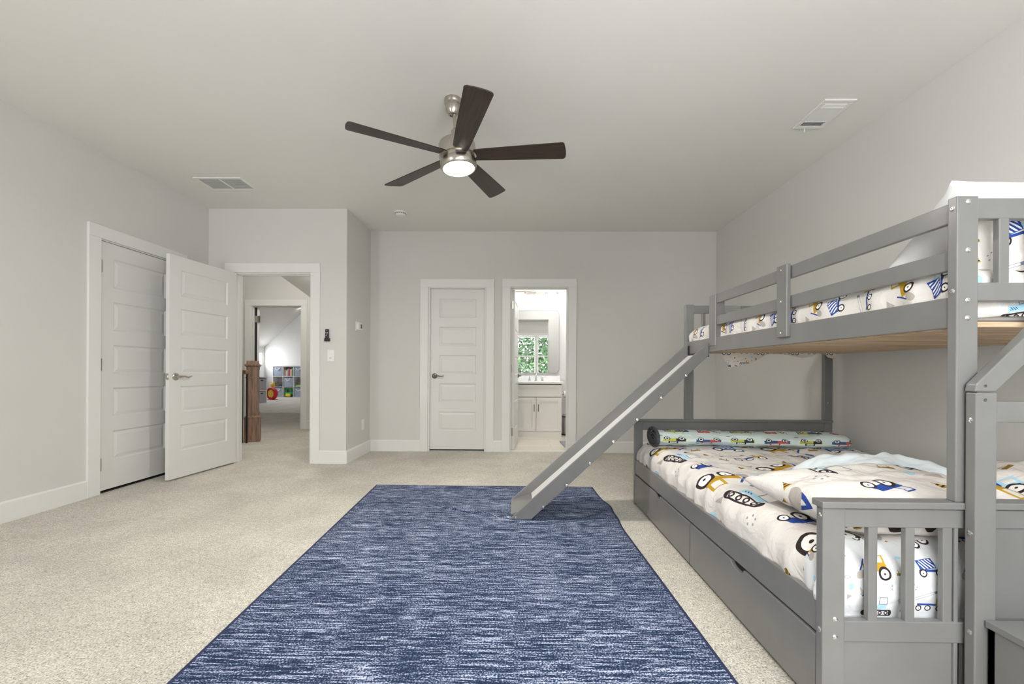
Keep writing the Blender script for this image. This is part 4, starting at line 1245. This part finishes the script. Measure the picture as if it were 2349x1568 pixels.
# vanity light
vl = empty('vanity_light', (.283, BY, 2.25), 'nickel bar vanity light with four glowing bulbs above the mirror', 'wall light')
bm = bm_new(); prism(bm, rrect(.139, .427, 2.205, 2.305, .049), 1, BY - .02, BY); obj('back_plate', bm, 'nickel', vl)
bm = bm_new(); tube(bm, [(-.08, BY - .08, 2.298), (.650, BY - .08, 2.298)], .007, 10); tube(bm, [(.283, BY, 2.26), (.283, BY - .08, 2.26), (.283, BY - .08, 2.298)], .008, 10); obj('bar', bm, 'nickel', vl)
for x in (-.06, .118, .462, .640):
    bm = bm_new(); lathe(bm, [(0, .0), (.012, .0), (.018, -.02), (.018, -.065), (0, -.065)], c=(x, BY - .08, 2.298), n=18); s_ = obj('socket', bm, 'nickel', vl)
    bm = bm_new(); lathe(bm, [(0, -.065), (.012, -.067), (.027, -.095), (.024, -.125), (0, -.145)], c=(x, BY - .08, 2.298), n=18); obj('bulb', bm, 'bulb', s_, smooth=True)
area_light('vanity_lamp', (.30, BY - .16, 2.24), (math.radians(25), 0, 0), .8, .1, 4.5, (1, .98, .96))
area_light('bathroom_fill', (.6, 6.1, ZC - .02), (0, 0, 0), .5, .5, 17, (1, .99, .98))  # unseen fill added to brighten the vanity, no fixture here
tr = empty('trash_can', (.80, 6.70, 0), 'steel pedal bin with black trim beside the vanity', 'trash can')
bm = bm_new(); lathe(bm, [(0, .02), (.085, .02), (.085, .285), (0, .285)], c=(.79, 6.70, 0), n=28); obj('body', bm, 'steel', tr, smooth=False)
bm = bm_new(); lathe(bm, [(0, 0.005), (.09, .005), (.09, .025), (0, .025)], c=(.79, 6.70, 0), n=28); lathe(bm, [(0, .285), (.088, .285), (.088, .30), (0, .30)], c=(.79, 6.70, 0), n=28); bx(bm, .735, .775, 6.585, 6.62, .012, .03); obj('trim_ring', bm, 'black', tr)
bm = bm_new(); lathe(bm, [(.088, .30), (.080, .325), (0, .335)], c=(.79, 6.70, 0), n=28); obj('lid', bm, 'steel', tr, smooth=True)
tp = empty('toilet_paper_holder', (.74, BY, .64), 'chrome paper holder with a white roll right of the vanity', 'paper holder')
bm = bm_new(); tube(bm, [(.86, BY, .634), (.86, BY - .09, .634), (.72, BY - .09, .634)], .008, 10); obj('arm', bm, 'chrome', tp)
bm = bm_new(); lathe(bm, [(.02, -.05), (.055, -.05), (.055, .05), (.02, .05)], n=24, mtx=T((.795, BY - .09, .634)) @ Matrix.Rotation(PI / 2, 4, 'Y')); obj('paper_roll', bm, 'plastic', tp, smooth=False)
bm = bm_new(); prism(bm, [(.60, 6.02), (1.1, 6.05), (1.12, 5.50), (.70, 5.48), (.625, 5.60)], 2, .004, .020)
tag(obj('bath_mat', bm, 'greyrug', bevel=.006), 'grey patterned mat on the bathroom floor, partly behind the jamb', 'bath mat')

# ------------------------------------------------------------------ hallway: newel, handrail, balusters
def sq(bm, c, half, z0, z1, ang=PI / 4, half2=None):
    h2 = half if half2 is None else half2
    pa = [(c[0] + math.cos(ang + k * PI / 2 + PI / 4) * half * 1.414, c[1] + math.sin(ang + k * PI / 2 + PI / 4) * half * 1.414, z0) for k in range(4)]
    pb = [(c[0] + math.cos(ang + k * PI / 2 + PI / 4) * h2 * 1.414, c[1] + math.sin(ang + k * PI / 2 + PI / 4) * h2 * 1.414, z1) for k in range(4)]
    v = [bm.verts.new(p) for p in pa + pb]
    bm.faces.new(v[:4][::-1]); bm.faces.new(v[4:])
    for k in range(4): bm.faces.new((v[k], v[(k + 1) % 4], v[4 + (k + 1) % 4], v[4 + k]))
NC = (-3.725, 5.90); RA = math.radians(28)
nw = empty('stair_newel', (NC[0], NC[1], 0), 'stained oak box newel post at the head of the stairs', 'newel post')
bm = bm_new(); sq(bm, NC, .095, 0, .33, RA); obj('base', bm, 'oak', nw, bevel=.004)
bm = bm_new(); sq(bm, NC, .098, .33, .345, RA); sq(bm, NC, .092, .345, .365, RA, .080); obj('base_molding', bm, 'oak', nw)
bm = bm_new(); sq(bm, NC, .074, .36, 1.05, RA); obj('shaft', bm, 'oak', nw, bevel=.003)
bm = bm_new(); sq(bm, NC, .084, .888, .902, RA); obj('collar', bm, 'oak', nw)
bm = bm_new(); sq(bm, NC, .078, 1.045, 1.062, RA, .094); sq(bm, NC, .096, 1.062, 1.082, RA); sq(bm, NC, .076, 1.082, 1.13, RA, .070); obj('cap', bm, 'oak', nw)
hr = boxo('stair_handrail', -3.84 - 1.5, -3.765, 5.70, 5.76, .945, 1.0, 'oak', bevel=.01)
bm = bm_new(); bx(bm, -5.4, -3.69, 5.70, 5.77, .945, 1.0)
bpy.data.objects.remove(hr); hr = tag(obj('stair_handrail', bm, 'oak', bevel=.01), 'oak stair handrail running left from the newel', 'handrail')
for i, x in enumerate((-3.704, -3.768)):
    bm = bm_new(); bx(bm, x - .008, x + .008, 5.727, 5.743, 0, .945)
    tag(obj('baluster', bm, 'black'), ['black iron baluster right beside the oak newel', 'black iron baluster at the left jamb edge, second from the newel'][i] if i < 2 else 'black iron baluster hidden behind the open door', 'baluster', group='iron balusters under the handrail' if i > 1 else None)

# ------------------------------------------------------------------ playroom contents
tag(boxo('pale_rug', -9.0, -4.6, 9.66, 14.9, 0, .012, 'palerug'), 'large pale rug on the playroom floor', 'rug')
su = empty('cube_shelf', (-8.39, 15.1, 0), 'white nine cube storage shelf against the far playroom wall', 'shelf')
SX0, SY0, SY1, CP, TH = -8.73, 14.90, 15.28, .372, .03
bm = bm_new()
for k in range(4):
    t_ = .040 if k in (0, 3) else .018
    x = SX0 + .02 + k * CP; bx(bm, x - t_ / 2, x + t_ / 2, SY0, SY1, .0, 1.15)
    z = .02 + k * CP; bx(bm, SX0 + .003, SX0 + .037 + 3 * CP, SY0 + .002, SY1 - .011, z - t_ / 2 + (0 if k else .0), z + t_ / 2)
obj('carcass', bm, 'shelf', su)
boxo('back_panel', SX0, SX0 + .04 + 3 * CP, SY1 - .01, SY1, .02, 1.13, 'shelf', su)
def cell(i, j): return SX0 + .02 + (i + .5) * CP, .02 + (j + .5) * CP      # i column, j row from the bottom
def cube_bin(i, j, label):
    x, z = cell(i, j); e = empty('fabric_bin', (x, 15.05, z - .17), label, 'storage bin', group='blue grey felt bins in the cube shelf')
    bm = bm_new(); prism(bm, [(x - .150, z - .170), (x + .150, z - .170), (x + .162, z + .145), (x - .162, z + .150)], 1, SY0 + .01, SY1 - .03); obj('bin_body', bm, 'bin', e, bevel=.008)
    bm = bm_new(); tube(bm, [(x - .085, SY0 + .005, z + .13), (x - .05, SY0 - .006, z + .06), (x, SY0 - .008, z + .04), (x + .05, SY0 - .006, z + .06), (x + .085, SY0 + .005, z + .13)], .013, 8); obj('rope_handle', bm, 'rope', e, smooth=True)
cube_bin(0, 2, 'blue grey felt bin in the top left cube of the shelf')
cube_bin(2, 2, 'blue grey felt bin in the top right cube of the shelf')
cube_bin(1, 1, 'blue grey felt bin in the centre cube of the shelf')
cube_bin(0, 0, 'blue grey felt bin in the bottom left cube of the shelf')
cube_bin(2, 0, 'blue grey felt bin in the bottom right cube of the shelf')
bc = [((236, 232, 224), .20, 'cream'), ((196, 170, 120), .24, 'tan'), ((240, 238, 236), .21, 'white'), ((120, 150, 160), .17, 'blue grey'), ((214, 200, 190), .25, 'pale pink'), ((206, 90, 96), .29, 'red'),
      ((150, 60, 120), .27, 'plum'), ((214, 120, 110), .26, 'coral'), ((242, 240, 236), .25, 'off white'), ((170, 196, 90), .28, 'lime green'), ((96, 120, 90), .27, 'dark green')]
x, z = cell(1, 2); xx = x - .155
for i, (c, h, nm) in enumerate(bc):
    w_ = .020 + (i % 3) * .004
    o = boxo('book', xx, xx + w_, SY0 + .04, SY0 + .22, z - .177, z - .177 + h, mat('book_cover_' + nm.replace(' ', '_'), c, .6, var=.03))
    tag(o, '%s book standing in the top middle cube of the shelf' % nm, 'book', group='books in the top middle cube'); xx += w_ + .004
# soft toys and boxes in the middle row
def blob(name, c, r, m, label, cat, parts=()):
    e = empty(name, (c[0], c[1], c[2] - r[2]), label, cat)
    bm = bm_new(); bmesh.ops.create_uvsphere(bm, u_segments=16, v_segments=10, radius=1.0, matrix=T(c) @ Matrix.Diagonal((*r, 1))); obj('body', bm, m, e, smooth=True)
    for (nm, pc, pr, pm) in parts:
        bm = bm_new(); bmesh.ops.create_uvsphere(bm, u_segments=14, v_segments=8, radius=1.0, matrix=T((c[0] + pc[0], c[1] + pc[1], c[2] + pc[2])) @ Matrix.Diagonal((pr, pr, pr, 1))); obj(nm, bm, pm, e, smooth=True)
    return e
x, z = cell(0, 1); zb = z - .177
M['brownfur'] = mat('grey_brown_plush', (120, 110, 90), .95, var=.3, vscale=20); M['bluefur'] = mat('blue_plush', (70, 84, 140), .95, var=.3, vscale=20)
blob('soft_toy', (x - .03, 15.0, zb + .055), (.075, .06, .055), 'brownfur', 'brown plush toy in the middle left cube of the shelf', 'soft toy', [('head', (-.07, 0, .045), .04, 'brownfur'), ('ear', (-.09, 0, .085), .015, 'brownfur'), ('ear', (-.05, 0, .085), .015, 'brownfur')])
blob('soft_toy', (x + .10, 15.0, zb + .06), (.055, .06, .06), 'bluefur', 'blue plush toy in the middle left cube of the shelf', 'soft toy', [('head', (0, -.02, .075), .035, 'brownfur')])
x, z = cell(2, 1); zb = z - .177
M['greenbox'] = mat('pale_green_plastic', (176, 214, 150), .5, var=.1)
e = empty('toy_box', (x, 15.0, zb), 'pale green toy box in the middle right cube of the shelf', 'toy box')
boxo('box_body', x - .13, x + .13, SY0 + .05, SY0 + .22, zb, zb + .07, 'greenbox', e, .006); boxo('box_lid', x - .10, x + .04, SY0 + .07, SY0 + .2, zb + .07, zb + .18, 'brownfur', e, .006)
# green toy truck
x, z = cell(1, 0); zb = z - .177
e = empty('toy_truck', (x, 15.0, zb), 'green and yellow toy truck in the bottom middle cube of the shelf', 'toy truck')
boxo('cab', x - .12, x + .12, SY0 + .02, SY0 + .2, zb + .11, zb + .17, 'green', e, .02)
bm = bm_new(); bx(bm, x - .10, x - .08, SY0 + .04, SY0 + .18, zb + .17, zb + .28); bx(bm, x + .08, x + .10, SY0 + .04, SY0 + .18, zb + .17, zb + .28); bx(bm, x - .10, x + .10, SY0 + .04, SY0 + .18, zb + .28, zb + .305); obj('roll_cage', bm, 'green', e, bevel=.006)
bm = bm_new(); prism(bm, [(x - .09, zb + .04), (x + .06, zb + .03), (x + .10, zb + .08), (x + .04, zb + .14), (x - .07, zb + .13)], 1, SY0 - .02, SY0 + .03); obj('hood', bm, 'brightyellow', e, bevel=.006)
for sx in (-1, 1):
    bm = bm_new(); lathe(bm, [(0, -.02), (.05, -.02), (.05, .02), (0, .02)], n=18, mtx=T((x + sx * .10, SY0 + .06, zb + .05)) @ Matrix.Rotation(PI / 2, 4, 'Y')); obj('wheel', bm, 'black', e)
# grey two-cube cabinet at the left
cb = empty('cube_cabinet', (-7.6, 12.2, 0), 'low white cube cabinet with grey bins, left of the toys', 'cabinet')
QX0, QX1, QY0, QY1 = -7.80, -7.42, 11.95, 12.42
bm = bm_new()
for (y0, y1, z0, z1) in ((QY0, QY0 + .03, 0, .80), (QY1 - .03, QY1, 0, .80), (QY0 + .03, QY1 - .03, .77, .80), (QY0 + .03, QY1 - .03, .385, .405), (QY0 + .03, QY1 - .03, .0, .03)): bx(bm, QX0, QX1, y0, y1, z0, z1)
bx(bm, QX0, QX0 + .02, QY0 + .03, QY1 - .03, .03, .77)
obj('carcass', bm, 'shelf', cb)
for z0, lab in ((.03, 'grey fabric bin in the lower cube of the low cabinet'), (.405, 'grey fabric bin in the upper cube of the low cabinet')):
    e = empty('grey_bin', (-7.6, 12.2, z0), lab, 'storage bin')
    boxo('bin_body', QX0 + .03, QX1 - .01, QY0 + .035, QY1 - .035, z0, z0 + .34, 'binlight', e, .005)
    boxo('grip_hole', QX1 - .011, QX1 - .008, QY0 + .18, QY1 - .18, z0 + .27, z0 + .30, 'dark', e)
# red drum toy with yellow pad
rt = empty('toy_ring', (-8.16, 13.9, 0), 'round red toy ring with a yellow cushion on the playroom floor', 'toy')
Rm = T((-8.14, 13.90, .215)) @ RZ(math.radians(-20)) @ Matrix.Rotation(PI / 2, 4, 'X')
bm = bm_new(); lathe(bm, [(.150, -.06), (.190, -.065), (.198, 0), (.190, .065), (.150, .06), (.150, -.06)], n=36, mtx=Rm); obj('ring', bm, 'red', rt, smooth=True)
bm = bm_new(); lathe(bm, [(0, -.05), (.13, -.05), (.149, 0), (.13, .05), (0, .05)], n=30, mtx=Rm); obj('cushion', bm, 'yellow', rt, smooth=True)
boxo('foot', -8.33, -7.97, 13.84, 13.96, 0, .025, 'red', rt, .008)
blob('plush_toy', (-8.34, 14.25, .22), (.075, .07, .22), 'yellow', 'yellow plush toy standing behind the red ring', 'soft toy', [('head', (.02, 0, .27), .075, 'yellow'), ('ear', (-.02, 0, .345), .022, 'yellow'), ('ear', (.06, 0, .345), .022, 'yellow')])
# playroom recessed light, plus fill lights added for playroom and hallway
dn = empty('recessed_light', (-7.68, 14.9, 3.2), 'small round recessed light in the playroom ceiling', 'ceiling light')
bm = bm_new(); lathe(bm, [(0, -.004), (.075, -.004), (.075, 0), (0, 0)], c=(-7.68, 14.9, 3.2), n=24); obj('lens', bm, 'downlight', dn)
bm = bm_new(); lathe(bm, [(.075, 0), (.075, -.006), (.10, -.004), (.10, 0)], c=(-7.68, 14.9, 3.2), n=24); obj('trim_ring', bm, 'plastic', dn)
area_light('playroom_fill', (-6.4, 12.6, 3.15), (0, 0, 0), 2.2, 4.0, 24, (1, .99, .98))  # broad unseen panel added as extra light for the far room
hl = bpy.data.lights.new('hall_fill', 'POINT'); hl.energy = 40; hl.shadow_soft_size = .12; hl.color = (1, .98, .95)
ho = bpy.data.objects.new('hall_fill', hl); COL.objects.link(ho); ho.location = (-3.1, 5.7, 2.72)  # floating light added out of view to brighten hall walls and slope
